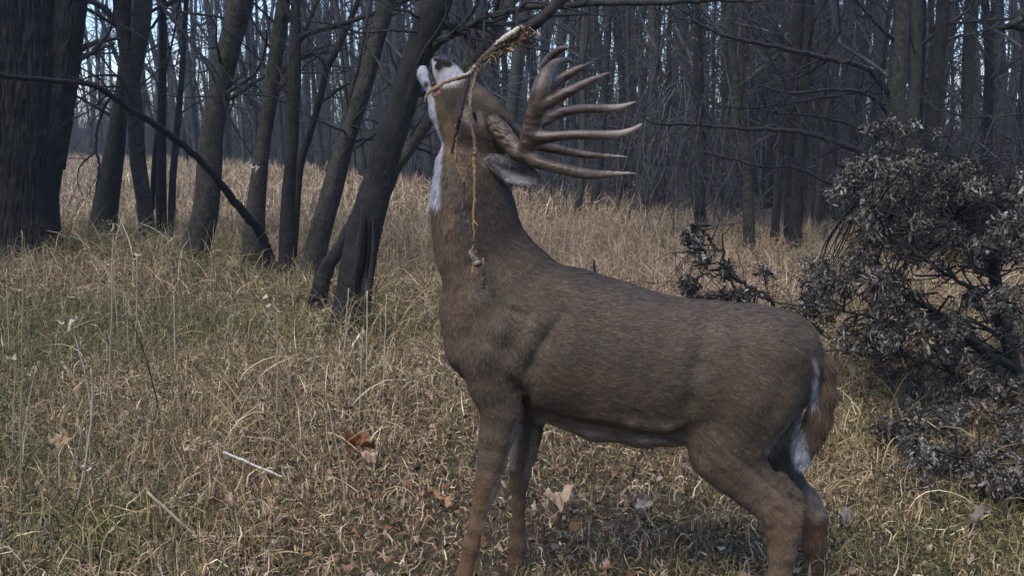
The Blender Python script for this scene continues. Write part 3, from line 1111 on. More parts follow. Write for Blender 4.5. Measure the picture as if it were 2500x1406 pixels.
def build_litter():
    rng = np.random.default_rng(88)
    n = 16000
    x, y = wedge(n, 2.6, 8.5, rng)
    px = 1250 + FPX * x / y
    wgt = 0.16 + np.exp(-(((px - 1200) / 480) ** 2)) * smoothstep(6.5, 3.8, y) + 0.4 * smoothstep(0.52, 0.62, fbm(np.stack([x, y, x * 0], 1) * 1.1, 2, 3))
    k = rng.random(n) < wgt
    x, y = x[k], y[k]; n = len(x)
    z = ground_h(x, y) + rng.uniform(0.0, 0.05, n)
    size = rng.uniform(0.018, 0.045, n)
    V, Q, C = curled_leaves(n, np.stack([x, y, z], 1), size, rng, LEAFC[rng.integers(0, 6, n)] * rng.uniform(.6, 1.1, (n, 1)), 2.2, wide=.42)
    V[:, 2] = np.maximum(V[:, 2], 0.002)
    me = new_mesh('leaf_litter', V, Q, np.full(len(Q), 4), True, [M_LEAF], {'col': C})
    tag(obj('leaf_litter', me), 'small dry brown leaves strewn among the grass', kind='stuff')


build_litter()


def oak_leaf(px, py, size, ang, tilt, colr, label, seed, z=0.05):
    """one larger lobed leaf lying on the grass"""
    rng = np.random.default_rng(seed)
    Yg = ground_Y(py)
    c = P(px, py, Yg * 0.985)
    c[2] = z
    nu, nv = 25, 9
    u = np.linspace(0, 1, nu); v = np.linspace(-1, 1, nv)
    lob = 0.30 + 0.10 * np.sin(u * math.pi * 7 + seed) * (u > 0.12)
    w = lob * np.sqrt(np.clip(np.sin(np.pi * np.clip(u * 0.93 + 0.07, 0, 1)), 0, 1)) * 1.15
    w[0] = 0.02; w[-1] = 0.03
    U, Vv = np.meshgrid(u, v, indexing='ij')
    X = (U - .5)
    Yy = Vv * w[:, None]
    Yy = Yy * (1 + 0.25 * np.sin(U * 9 + seed * 2) * np.sign(Vv))
    Z = 0.30 * np.abs(Vv) ** 1.5 * np.sin(U * 4 + seed) + 0.25 * np.sin(U * 4 + seed) * 0.5 + 0.16 * (fbm(np.stack([U * 5, Vv * 2.5, np.full_like(U, seed)], -1), 2, 6) - .5) * 2
    pts = np.stack([X, Yy, Z], -1).reshape(-1, 3) * size
    ca, sa = math.cos(ang), math.sin(ang)
    ct, st = math.cos(tilt), math.sin(tilt)
    pts = pts @ np.array([[1, 0, 0], [0, ct, st], [0, -st, ct]])
    pts = pts @ np.array([[ca, sa, 0], [-sa, ca, 0], [0, 0, 1]])
    q = []
    for i in range(nu - 1):
        for j in range(nv - 1):
            q.append([i * nv + j, i * nv + j + 1, (i + 1) * nv + j + 1, (i + 1) * nv + j])
    pts[:, 2] -= pts[:, 2].min()
    me = new_mesh('fallen_leaf', pts, np.array(q), np.full(len(q), 4), True, [M_LEAF], {'col': np.tile(colr, (len(pts), 1))})
    o = obj('fallen_leaf', me, None, c)
    tag(o, label, 'leaf', 'large fallen oak leaves')


oak_leaf(872, 1138, 0.115, 1.9, 0.9, (0.23, 0.105, 0.05), 'dark rust brown leaf standing tilted left of the near front leg', 1, .06)
oak_leaf(897, 1150, 0.09, .4, 0.5, (0.45, 0.31, 0.21), 'pale tan leaf tucked against the rust brown one', 2, .05)
oak_leaf(1365, 1262, 0.10, .2, 0.45, (0.52, 0.38, 0.26), 'large pale crumpled leaf between the front and hind legs', 3, .05)
oak_leaf(1570, 1275, 0.06, 1.2, 1.0, (0.46, 0.37, 0.30), 'small whitish leaf standing upright under the belly', 4, .05)
oak_leaf(1605, 1100, 0.10, .3, 0.5, (0.42, 0.35, 0.28), 'whitish leaf on the grass just below the belly line', 5, .08)
oak_leaf(545, 1262, 0.10, 2.6, 0.5, (0.48, 0.31, 0.20), 'pale orange leaf in the lower left grass near the lying straws', 6, .05)
oak_leaf(1075, 1255, 0.08, .1, 0.3, (0.40, 0.24, 0.13), 'curled orange brown leaf left of the two front legs', 8, .05)
oak_leaf(2060, 1300, 0.07, .6, 0.7, (0.26, 0.21, 0.17), 'greyish white leaf right of the hind legs beside the forked stick', 9, .04)
oak_leaf(150, 1180, 0.08, .6, 1.1, (0.34, 0.25, 0.15), 'tan leaf hanging low in the left grass', 10, .14)
oak_leaf(2390, 1290, 0.06, .2, 0.5, (0.20, 0.18, 0.15), 'flat grey leaf near the lower right corner', 11, .04)


# tall dry stalks and sticks, each its own thing
def stalk(name, cat, label, pts, Y, colr, sides=5, leaves=(), seed=1, group=None):
    """pts px,py,width_px[,dy]; first point is the foot"""
    rng = np.random.default_rng(seed)
    foot = P(pts[0][0], pts[0][1], Y + (pts[0][3] if len(pts[0]) > 3 else 0))
    mb = MB()
    pp = np.array([[*P(s[0], s[1], Y + (s[3] if len(s) > 3 else 0)), PR(s[0], s[1], s[2] / 2, Y)] for s in pts])
    sp = spline(pp, 6)
    sp[1:-1, :3] += rng.normal(0, .0011, (len(sp) - 2, 3))
    mb.tube(sp[:, :3], sp[:, 3] * .85, sides, col=np.array(colr))
    lv = [P(a, b, Y) for a, b in leaves]
    o = obj(name, shifted(mb, foot).mesh(name, [M_GRASS], col=True), None, foot)
    tag(o, label, cat, group)
    if len(leaves):
        n = len(leaves) * 4
        cen = np.repeat(np.array(lv), 4, 0) + rng.normal(0, .012, (n, 3))
        V, Q, C = curled_leaves(n, cen - foot, rng.uniform(.04, .085, n), rng, np.tile(np.array(colr) * 1.15, (n, 1)) * rng.uniform(.7, 1.2, (n, 1)), 3.2, droop=2.0, wide=.2)
        me = new_mesh('dry_leaves', V, Q, np.full(len(Q), 4), True, [M_LEAF], {'col': C})
        obj('dry_leaves', me, o)
    return o


SG = 'tall dry stalks standing in the grass'
stalk('dry_stalk', 'stalk', 'tall thin upright stalk nearest the left edge, running to the bottom of the photo',
      [(52, 1500, 5), (51, 1200, 5), (53, 900, 4), (56, 700, 3), (54, 565, 2.5)], 3.0, (0.30, 0.30, 0.17), seed=1, group=SG)
stalk('dry_stalk', 'stalk', 'tall pinkish stalk topped by a curled leaf in front of the oak\'s neighbour trunk',
      [(255, 1010, 5), (266, 930, 5), (273, 760, 5), (275, 640, 5), (277, 545, 4)], 4.9, (0.42, 0.31, 0.22), leaves=[(277, 545)], seed=2, group=SG)
stalk('dry_stalk', 'stalk', 'straight pale stalk with a leaf at its tip, below the split trunk\'s left side',
      [(674, 1080, 4), (676, 950, 4), (678, 850, 4), (676, 755, 3)], 4.6, (0.42, 0.33, 0.23), leaves=[(672, 735)], seed=3, group=SG)
stalk('dry_stalk', 'stalk', 'leaning straw coloured stalk midway between the left edge and the front legs',
      [(866, 1330, 5), (848, 1250, 5), (828, 1120, 5), (800, 985, 3.5)], 3.7, (0.46, 0.38, 0.25), seed=4, group=SG)
stalk('dry_stalk', 'stalk', 'bent pale stalk curving up from the lower left corner grass',
      [(172, 1350, 7), (190, 1220, 7), (212, 1110, 6), (225, 1000, 5), (222, 900, 4)], 3.6, (0.50, 0.44, 0.33), leaves=[(238, 1120)], seed=5, group=SG)
stalk('dry_stalk', 'stalk', 'thin grey stalk with a white nub at its tip, left of the dark twigs',
      [(222, 1000, 4), (205, 900, 4), (185, 830, 4), (170, 775, 3)], 4.6, (0.48, 0.43, 0.36), leaves=[(172, 778)], seed=6, group=SG)
stalk('dry_stalk', 'stalk', 'short stalk carrying a hanging tan husk at the left edge',
      [(22, 860, 4), (20, 780, 4), (16, 655, 3)], 4.6, (0.44, 0.34, 0.2), leaves=[(18, 690), (22, 725)], seed=7, group=SG)
stalk('dry_stalk', 'stalk', 'stalk with a torn pale leaf in front of the curved trunk\'s left side',
      [(330, 860, 4), (334, 740, 3), (335, 620, 3)], 5.2, (0.45, 0.36, 0.26), leaves=[(338, 630)], seed=8, group=SG)
stalk('dry_stalk', 'stalk', 'slender arched stalk beside the tail, bent over to the left',
      [(2020, 1190, 3.5), (2040, 1080, 3.5), (2060, 1010, 3)], 4.6, (0.36, 0.30, 0.19), seed=9, group=SG)
_sr = np.random.default_rng(44)
for _k in range(16):
    _x = _sr.uniform(10, 980); _y0 = _sr.uniform(760, 1240); _h = _sr.uniform(110, 260) * (_y0 / 1000)
    _Y = ground_Y(_y0); _l = _sr.normal(0, 28)
    stalk('weed_stalk', 'stalk', 'thin bleached weed stalk standing among others in the left half of the grass',
          [(_x, _y0 + 10, 4.5), (_x + _l * .3, _y0 - _h * .4, 4), (_x + _l, _y0 - _h, 3)], _Y * .99,
          tuple(np.array((.50, .42, .29)) * _sr.uniform(.7, 1.15)), leaves=[(_x + _l, _y0 - _h)] if _k % 3 == 0 else (), seed=100 + _k, group='thin bleached weed stalks')
stalk('dark_twig', 'twig', 'thin black twig slanting in the grass left of centre',
      [(388, 1005, 4), (372, 930, 4), (348, 850, 3.5), (318, 775, 3)], 4.7, (0.02, 0.018, 0.016), seed=10)
stalk('dark_twig', 'twig', 'short upright black twig showing above the deer\'s withers',
      [(1470, 730, 9), (1455, 672, 8), (1450, 635, 7)], 6.6, (0.018, 0.016, 0.015), seed=11)
stalk('straw', 'straw', 'bleached white broken straw lying in the grass below centre left',
      [(545, 1103, 8), (590, 1122, 8), (640, 1143, 7), (693, 1165, 6)], 3.95, (0.72, 0.68, 0.6), seed=12)
stalk('straw', 'straw', 'long tan straw lying level near the bottom edge',
      [(480, 1318, 6), (540, 1312, 6), (620, 1309, 6), (700, 1312, 6), (704, 1340, 5)], 3.42, (0.52, 0.42, 0.28), seed=13)
stalk('straw', 'straw', 'thick pale straw lying slanted at the lower left',
      [(360, 1200, 8), (430, 1265, 9), (500, 1325, 9), (560, 1345, 6)], 3.4, (0.48, 0.38, 0.26), seed=14)
simple_limb('forked_stick', 'stick', 'dark forked stick lying right of the hind legs',
            [[(2140, 1328, 14, 0), (2112, 1310, 13, .05), (2090, 1275, 12, .2), (2060, 1225, 10, .4), (2030, 1190, 8, .5), (1965, 1160, 6, .7)],
             [(2112, 1310, 10, .05), (2080, 1285, 9, .1), (2050, 1268, 8, .2), (2015, 1262, 6, .3)]], 3.55, M_TWIG, twig=2, sides=8, seed=61, tl=0.12)
simple_limb('dry_weed', 'weed', 'upright dark stem standing in the grass at the lower right',
            [[(2290, 1335, 9, 0), (2280, 1260, 8, .1), (2270, 1180, 7, .2), (2245, 1110, 6, .3), (2215, 1080, 4, .3)],
             [(2280, 1240, 5, .1), (2330, 1280, 5, .0), (2400, 1320, 5, -.1), (2440, 1340, 4, -.1)],
             [(2275, 1200, 4, .1), (2240, 1190, 3, .2), (2180, 1195, 3, .3)]], 3.6, M_TWIG, twig=5, sides=7, seed=62, tl=0.2)
# charred chunk of wood in the clearing
mbk = MB()
pp = np.array([[*P(a, b, 15.0), PR(a, b, c / 2, 15.0)] for a, b, c in [(1332, 532, 10), (1345, 540, 16), (1362, 547, 16), (1378, 551, 12), (1396, 556, 7)]])
sp = spline(pp, 5)
mbk.tube(sp[:, :3], sp[:, 3], 12, trunk_disp(0.4, 2, 10, 3))
loc = sp[0, :3]
tag(obj('charred_log', shifted(mbk, loc).mesh('charred_log', [M_OAK]), None, loc), 'black rotten log lying in the tan grass behind the neck', 'log')


# ------------------------------------------------------------------ fallen treetop with dead leaf clumps
def leaf_cluster_obj(name, cat, label, limbs, clumps, region, Y, seed, twn=10, crad=1.0, dens=1.0):
    rng = np.random.default_rng(seed)
    p0 = limbs[0][0]
    base = P(p0[0], p0[1], Y + (p0[3] if len(p0) > 3 else 0))
    base[2] = max(0.0, base[2])
    mb = MB(); mt = MB()
    anchors = []
    for pl in limbs:
        pts = np.array([[*P(s[0], s[1], Y + (s[3] if len(s) > 3 else 0)), PR(s[0], s[1], s[2] / 2, Y)] for s in pl])
        sp = spline(pts, 6)
        sp[1:-1, :3] += rng.normal(0, .006, (len(sp) - 2, 3))
        mb.tube(sp[:, :3], sp[:, 3], 8, trunk_disp(.1, 2, 12, seed), seed=rng.random() * 5)
        anchors.append(sp[:, :3])
        twigs_on(mt, sp[:, :3], sp[:, 3], rng, twn, 0.35, 1, 4, 0.25, 0, 0.1)
    A = np.concatenate(anchors)
    cl = list(clumps)
    if region is not None:
        poly, cnt = region
        poly = np.array(poly, float)
        lo, hi = poly.min(0), poly.max(0)
        while len(cl) < cnt + len(clumps):
            q = rng.uniform(lo, hi)
            x, y = q
            ins = False
            j = len(poly) - 1
            for i in range(len(poly)):
                if (poly[i, 1] > y) != (poly[j, 1] > y) and x < (poly[j, 0] - poly[i, 0]) * (y - poly[i, 1]) / (poly[j, 1] - poly[i, 1]) + poly[i, 0]:
                    ins = not ins
                j = i
            if ins and noise3(np.array([x / 75.0, y / 75.0, seed]), 3) > 0.36:
                cl.append((x, y, rng.uniform(13, 30), rng.uniform(-0.9, 0.9)))
    cen, siz, col = [], [], []
    for c in cl:
        px, py, r = c[:3]
        dy = c[3] if len(c) > 3 else rng.uniform(-.2, .2)
        Yc = Y + dy
        if py > 820:
            Yc = min(Yc, ground_Y(py + rng.uniform(10, 90)))
        p = P(px, py, Yc)
        if p[2] < 0.05:
            p[2] = 0.05
        R = PR(px, py, r, Y) * crad
        # twig from the nearest limb to the clump
        k = np.argmin(((A - p) ** 2).sum(1))
        q = A[k]
        m = (p + q) / 2 + rng.normal(0, .05, 3)
        if np.linalg.norm(p - q) > (.45 if py > 820 else 1.6):
            q = p + rng.normal(0, .12, 3) + np.array([0, 0, -.05])
            m = (p + q) / 2 + rng.normal(0, .03, 3)
        if True:
            s = spline(np.array([q, m, p]), 5)
            mt.tube(s, np.linspace(.006, .002, len(s)), 4, cap=False, seed=rng.random() * 5)
        n = int(80 * dens * (r / 28) ** 1.5) + 12
        d = rng.normal(0, 1, (n, 3))
        d /= np.linalg.norm(d, axis=1)[:, None]
        rad = R * rng.uniform(.25, 1.0, (n, 1)) ** .6
        cc = p + d * rad * np.array([1, 1, .85])
        cc[:, 2] = np.maximum(cc[:, 2] , .03)
        cen.append(cc)
        siz.append(rng.uniform(.024, .054, n))
        base_c = np.array([[.135, .122, .098], [.19, .177, .148], [.075, .066, .052], [.28, .268, .235], [.045, .037, .029]])[rng.integers(0, 5, n)]
        if rng.random() < .08:
            base_c = base_c * np.array([1.15, .95, .75])
        col.append(base_c * rng.uniform(.8, 1.2, (n, 1)) * rng.uniform(.8, 1.25))
    cen = np.concatenate(cen); siz = np.concatenate(siz); col = np.concatenate(col)
    V, Q, C = curled_leaves(len(cen), cen - base, siz, rng, col, 3.0, droop=1.3, wide=0.2)
    root = empty(name, base)
    tag(root, label, cat)
    obj('limbs', shifted(mb, base).mesh('limbs', [M_BARK]), root)
    obj('twigs', shifted(mt, base).mesh('twigs', [M_TWIG]), root)
    me = new_mesh('dead_leaves', V, Q, np.full(len(Q), 4), True, [M_LEAF], {'col': C})
    obj('dead_leaves', me, root)


leaf_cluster_obj('fallen_treetop', 'fallen treetop', 'big fallen treetop hung with curled grey dead leaves, filling the right side',
                 [[(2560, 1040, 46, .2), (2480, 900, 40, .1), (2440, 760, 34, 0), (2425, 640, 28, -.1), (2380, 560, 24, -.2), (2358, 500, 18, -.2), (2345, 430, 14, -.3), (2300, 405, 11, -.3)],
                  [(2440, 545, 22, -.3), (2400, 530, 20, -.35), (2375, 520, 18, -.35), (2330, 535, 16, -.4), (2265, 550, 15, -.4), (2215, 570, 10, -.4)],
                  [(2375, 520, 13, -.35), (2355, 500, 11, -.35)],
                  [(2445, 540, 16, -.3), (2425, 515, 15, -.3), (2412, 500, 12, -.3)],
                  [(2370, 385, 10, -.3), (2385, 420, 11, -.3), (2388, 450, 10, -.3)],
                  [(2480, 900, 26, .1), (2390, 850, 22, -.2), (2330, 800, 18, -.3), (2280, 760, 14, -.3), (2210, 720, 11, -.4), (2130, 690, 9, -.3), (2040, 680, 7, -.2)],
                  [(2520, 980, 26, .2), (2410, 950, 22, -.3), (2340, 920, 18, -.5), (2310, 880, 15, -.5), (2250, 820, 12, -.5), (2160, 780, 9, -.4), (2060, 760, 6, -.3)],
                  [(2300, 870, 10, -.5), (2250, 878, 10, -.5), (2190, 860, 7, -.5), (2100, 870, 5, -.5)],
                  [(2400, 720, 12, -.2), (2340, 690, 9, -.3), (2280, 650, 8, -.4), (2150, 560, 9, -.4), (2120, 552, 6, -.4)],
                  [(2430, 680, 12, 0), (2330, 620, 10, 0), (2240, 560, 9, .1), (2150, 500, 8, .2), (2080, 480, 6, .2)],
                  [(2350, 500, 10, 0), (2290, 440, 9, .1), (2230, 380, 8, .2), (2180, 330, 7, .2), (2130, 330, 5, .2)]],
                 [(2130, 312, 24, .2), (2175, 300, 26, .2), (2215, 318, 22, .3), (2165, 350, 24, .1), (2230, 300, 16, .3), (2110, 400, 26), (2128, 430, 24), (2060, 450, 30), (2040, 480, 26), (2030, 462, 20), (2085, 420, 24), (2290, 325, 18), (2355, 390, 26),
                  (2230, 372, 24), (2270, 392, 24), (2180, 395, 20), (2240, 425, 26), (2205, 455, 28), (2150, 450, 24), (2100, 480, 26), (2220, 500, 30), (2180, 490, 28),
                  (2000, 640, 36), (1980, 690, 38), (2070, 660, 34), (2110, 640, 30), (2040, 690, 32), (2010, 710, 28), (1975, 650, 26), (2150, 690, 36), (2130, 720, 28),
                  (2200, 610, 34), (2180, 570, 30), (2230, 560, 28), (2410, 440, 26), (2440, 470, 26), (2480, 470, 30), (2490, 430, 26), (2420, 600, 32), (2460, 620, 32), (2390, 640, 30)],
                 ([(2040, 420), (2150, 370), (2300, 400), (2440, 430), (2530, 430), (2540, 1220), (2400, 1190), (2240, 1120), (2080, 1010), (2020, 800), (1960, 740), (1990, 640), (2080, 600), (2120, 540)], 370),
                 5.6, 71, twn=24)
leaf_cluster_obj('leafy_branch', 'branch', 'low twig arch with ball-like dead leaf clumps above the deer\'s back',
                 [[(2010, 810, 12, .2), (1975, 790, 11, .2), (1900, 765, 11, .1), (1885, 735, 10, 0), (1860, 712, 9, 0), (1810, 690, 9, 0), (1770, 668, 7, 0), (1735, 668, 5, 0), (1700, 680, 4, 0)],
                  [(1810, 690, 6, 0), (1770, 650, 5, 0), (1735, 640, 5, 0), (1700, 650, 4, 0), (1680, 670, 3, 0)],
                  [(1775, 640, 7, .1), (1750, 605, 8, .1), (1720, 570, 8, .1), (1705, 550, 7, .1), (1685, 545, 4, .1)],
                  [(1885, 735, 7, 0), (1840, 715, 6, 0), (1800, 715, 5, 0), (1760, 720, 4, 0)],
                  [(1875, 740, 3, 0), (1872, 700, 3, 0), (1868, 680, 2, 0)]],
                 [(1680, 690, 24, 0), (1685, 708, 20, 0), (1700, 725, 14, 0), (1775, 655, 20, 0), (1772, 670, 16, 0), (1868, 660, 20, 0), (1735, 622, 12, 0), (1690, 580, 26, .1), (1698, 600, 22, .1), (1680, 570, 18, .1),
                  (1695, 555, 14, .1), (1735, 722, 18, 0), (1770, 718, 20, 0), (1820, 728, 20, 0), (1835, 722, 18, 0), (1800, 710, 14, 0), (1715, 645, 10, 0), (1925, 765, 24, .1), (1955, 770, 26, .1), (1990, 755, 26, .2), (1970, 735, 22, .2)],
                 None, 5.2, 72, twn=5, crad=0.9, dens=2.4)


# low tangle of dead stems hanging at the wood edge in the centre
def hanging_tangle():
    rng = np.random.default_rng(91)
    mb = MB()
    Yt = 12.4
    for k in range(34):
        px = rng.normal(1655, 45)
        p = P(px, rng.uniform(180, 330), Yt + rng.normal(0, .3))
        d = np.array([rng.normal(0, .25), rng.normal(0, .2), -1])
        L = p[2] - rng.uniform(0.0, 0.35)
        pts = wander(p, d, L, 9, .17, -0.12, rng)
        pts[:, 2] = np.maximum(pts[:, 2], 0.02)
        rr = np.linspace(.010, .003, len(pts))
        mb.tube(pts, rr, 4, cap=False, seed=rng.random() * 4)
        twigs_on(mb, pts, rr, rng, 9, .4, 0, 3, .3, -.05, .1)
    base = P(1655, 590, Yt); base[2] = 0
    o = obj('drooping_bush', shifted(mb, base).mesh('drooping_bush', [M_TWIG_FAR]), None, base)
    tag(o, 'pale drooping tangle of bare shoots at the wood edge, right of the antlers', 'bush')


hanging_tangle()


def build_last_leaves():
    rng = np.random.default_rng(5)
    n = 2600
    px = rng.normal(1560, 190, n)
    Y = rng.uniform(12, 20, n)
    k = Y > np.interp(px, EDGE_X, EDGE_D)
    px, Y = px[k], Y[k]; n = len(px)
    z = rng.uniform(.3, 3.4, n)
    cen = np.stack([(px - 1250) / FPX * Y, Y, z], 1)
    pal = np.array([[.16, .08, .05], [.20, .12, .07], [.16, .14, .04], [.12, .08, .06]])
    V, Q, C = curled_leaves(n, cen, rng.uniform(.03, .06, n), rng, pal[rng.integers(0, 4, n)], 1.5)
    me = new_mesh('last_leaves', V, Q, np.full(len(Q), 4), True, [M_LEAF], {'col': C})
    tag(obj('last_leaves', me), 'few small rusty leaves still clinging to the brushwood', kind='stuff')


build_last_leaves()

# ------------------------------------------------------------------ the deer: one blended surface from tapered limbs
def surface_nets(F, org, h):
    S = F < 0
    nx, ny, nz = F.shape
    cx = [(a, b, c) for a in (0, 1) for b in (0, 1) for c in (0, 1)]

    def corner(A, o):
        return A[o[0]:nx - 1 + o[0], o[1]:ny - 1 + o[1], o[2]:nz - 1 + o[2]]
    cnt = np.zeros((nx - 1, ny - 1, nz - 1), np.int8)
    for o in cx:
        cnt += corner(S, o)
    act = (cnt > 0) & (cnt < 8)
    idx = np.argwhere(act)
    vid = np.full(act.shape, -1, np.int64)
    vid[act] = np.arange(len(idx))
    acc = np.zeros((len(idx), 3)); num = np.zeros(len(idx))
    for o in cx:
        for ax in range(3):
            if o[ax] == 1:
                continue
            o2 = list(o); o2[ax] = 1
            a = F[idx[:, 0] + o[0], idx[:, 1] + o[1], idx[:, 2] + o[2]]
            b = F[idx[:, 0] + o2[0], idx[:, 1] + o2[1], idx[:, 2] + o2[2]]
            m = (a < 0) != (b < 0)
            t = np.where(m, a / np.where(m, a - b, 1), 0)
            p = np.tile(np.array(o, float), (len(idx), 1))
            p[:, ax] += t
            acc[m] += p[m]; num[m] += 1
    V = (idx + acc / num[:, None]) * h + org
    Q = []
    for ax in range(3):
        sl0 = [slice(None)] * 3; sl1 = [slice(None)] * 3
        sl0[ax] = slice(0, -1); sl1[ax] = slice(1, None)
        a, b = S[tuple(sl0)], S[tuple(sl1)]
        e = np.argwhere(a != b)
        o1, o2 = [(1, 2), (2, 0), (0, 1)][ax]
        ok = (e[:, o1] > 0) & (e[:, o2] > 0) & (e[:, o1] < F.shape[o1] - 1) & (e[:, o2] < F.shape[o2] - 1)
        e = e[ok]
        inside = a[e[:, 0], e[:, 1], e[:, 2]]

        def cell(d1, d2):
            c = e.copy()
            c[:, o1] += d1; c[:, o2] += d2
            return vid[c[:, 0], c[:, 1], c[:, 2]]
        q = np.stack([cell(-1, -1), cell(0, -1), cell(0, 0), cell(-1, 0)], 1)
        q[~inside] = q[~inside][:, ::-1]
        Q.append(q)
    return V, np.concatenate(Q)


class Field:
    def __init__(self, lo, hi, h):
        self.lo, self.h = np.array(lo, float), h
        self.n = np.ceil((np.array(hi) - self.lo) / h).astype(int) + 1
        self.F = np.full(self.n, 0.5)
        self.ax = [self.lo[i] + np.arange(self.n[i]) * h for i in range(3)]

    def box(self, a, b, m):
        i0 = np.clip(np.floor((np.minimum(a, b) - m - self.lo) / self.h).astype(int), 0, self.n - 1)
        i1 = np.clip(np.ceil((np.maximum(a, b) + m - self.lo) / self.h).astype(int) + 1, 1, self.n)
        return tuple(slice(p, q) for p, q in zip(i0, i1))

    def cap(self, a, b, ra, rb, ka, kb, blend):
        m = max(ra * max(1, ka), rb * max(1, kb)) + blend * 1.2 + self.h
        s = self.box(a, b, m)
        X = self.ax[0][s[0]][:, None, None]; Y = self.ax[1][s[1]][None, :, None]; Z = self.ax[2][s[2]][None, None, :]
        if 0 in (X.size, Y.size, Z.size):
            return
        d = b - a
        L = (d ** 2).sum() + 1e-12
        t = np.clip(((X - a[0]) * d[0] + (Y - a[1]) * d[1] + (Z - a[2]) * d[2]) / L, 0, 1)
        r = ra + (rb - ra) * t
        k = ka + (kb - ka) * t
        dx = X - a[0] - d[0] * t; dy = (Y - a[1] - d[1] * t) / k; dz = Z - a[2] - d[2] * t
        D = np.sqrt(dx * dx + dy * dy + dz * dz) - r
        A = self.F[s]
        if blend > 0:
            hh = np.maximum(blend - np.abs(A - D), 0) / blend
            self.F[s] = np.minimum(A, D) - hh * hh * blend * 0.25
        else:
            self.F[s] = np.minimum(A, D)

    def chain(self, st, Y, k=1.0, blend=0.03):
        """st rows: px, py, r_px[, dY[, k]]"""
        rows = []
        for s in st:
            yy = Y + (s[3] if len(s) > 3 else 0)
            rows.append((P(s[0], s[1], yy), PR(s[0], s[1], s[2], yy), s[4] if len(s) > 4 else k))
        if len(rows) == 1:
            self.cap(rows[0][0], rows[0][0], rows[0][1], rows[0][1], rows[0][2], rows[0][2], blend)
        for (a, ra, ka), (b, rb, kb) in zip(rows[:-1], rows[1:]):
            self.cap(a, b, ra, rb, ka, kb, blend)

    def crease(self, st, Y, amp, w, lo_y=-9, hi_y=9):
        """raise the field (dig) or lower it (swell) along a line of pixels, on one side of the body"""
        for s0, s1 in zip(st[:-1], st[1:]):
            a, b = P(s0[0], s0[1], Y), P(s1[0], s1[1], Y)
            m = w * 2.6
            s = self.box(np.array([a[0], lo_y, a[2]]), np.array([b[0], hi_y, b[2]]), m)
            X = self.ax[0][s[0]][:, None, None]; Yv = self.ax[1][s[1]][None, :, None]; Z = self.ax[2][s[2]][None, None, :]
            dx, dz = b[0] - a[0], b[2] - a[2]
            L = dx * dx + dz * dz + 1e-12
            t = np.clip(((X - a[0]) * dx + (Z - a[2]) * dz) / L, 0, 1)
            d2 = (X - a[0] - dx * t) ** 2 + (Z - a[2] - dz * t) ** 2
            win = (Yv > lo_y) & (Yv < hi_y)
            self.F[s] += amp * np.exp(-d2 / w ** 2) * win


YD = 3.05
TORSO = [(1220, 745, 138), (1245, 790, 152), (1300, 820, 168), (1380, 842, 183), (1480, 876, 187), (1580, 898, 176), (1680, 906, 170), (1770, 912, 170), (1835, 903, 152)]
NECK = [(1128, 400, 62), (1146, 455, 80), (1152, 495, 88), (1160, 545, 96), (1170, 612, 99), (1212, 685, 126)]
HEAD = [(1185, 352, 46), (1150, 312, 70), (1126, 272, 68), (1106, 240, 58)]
BODY_STROKES = None


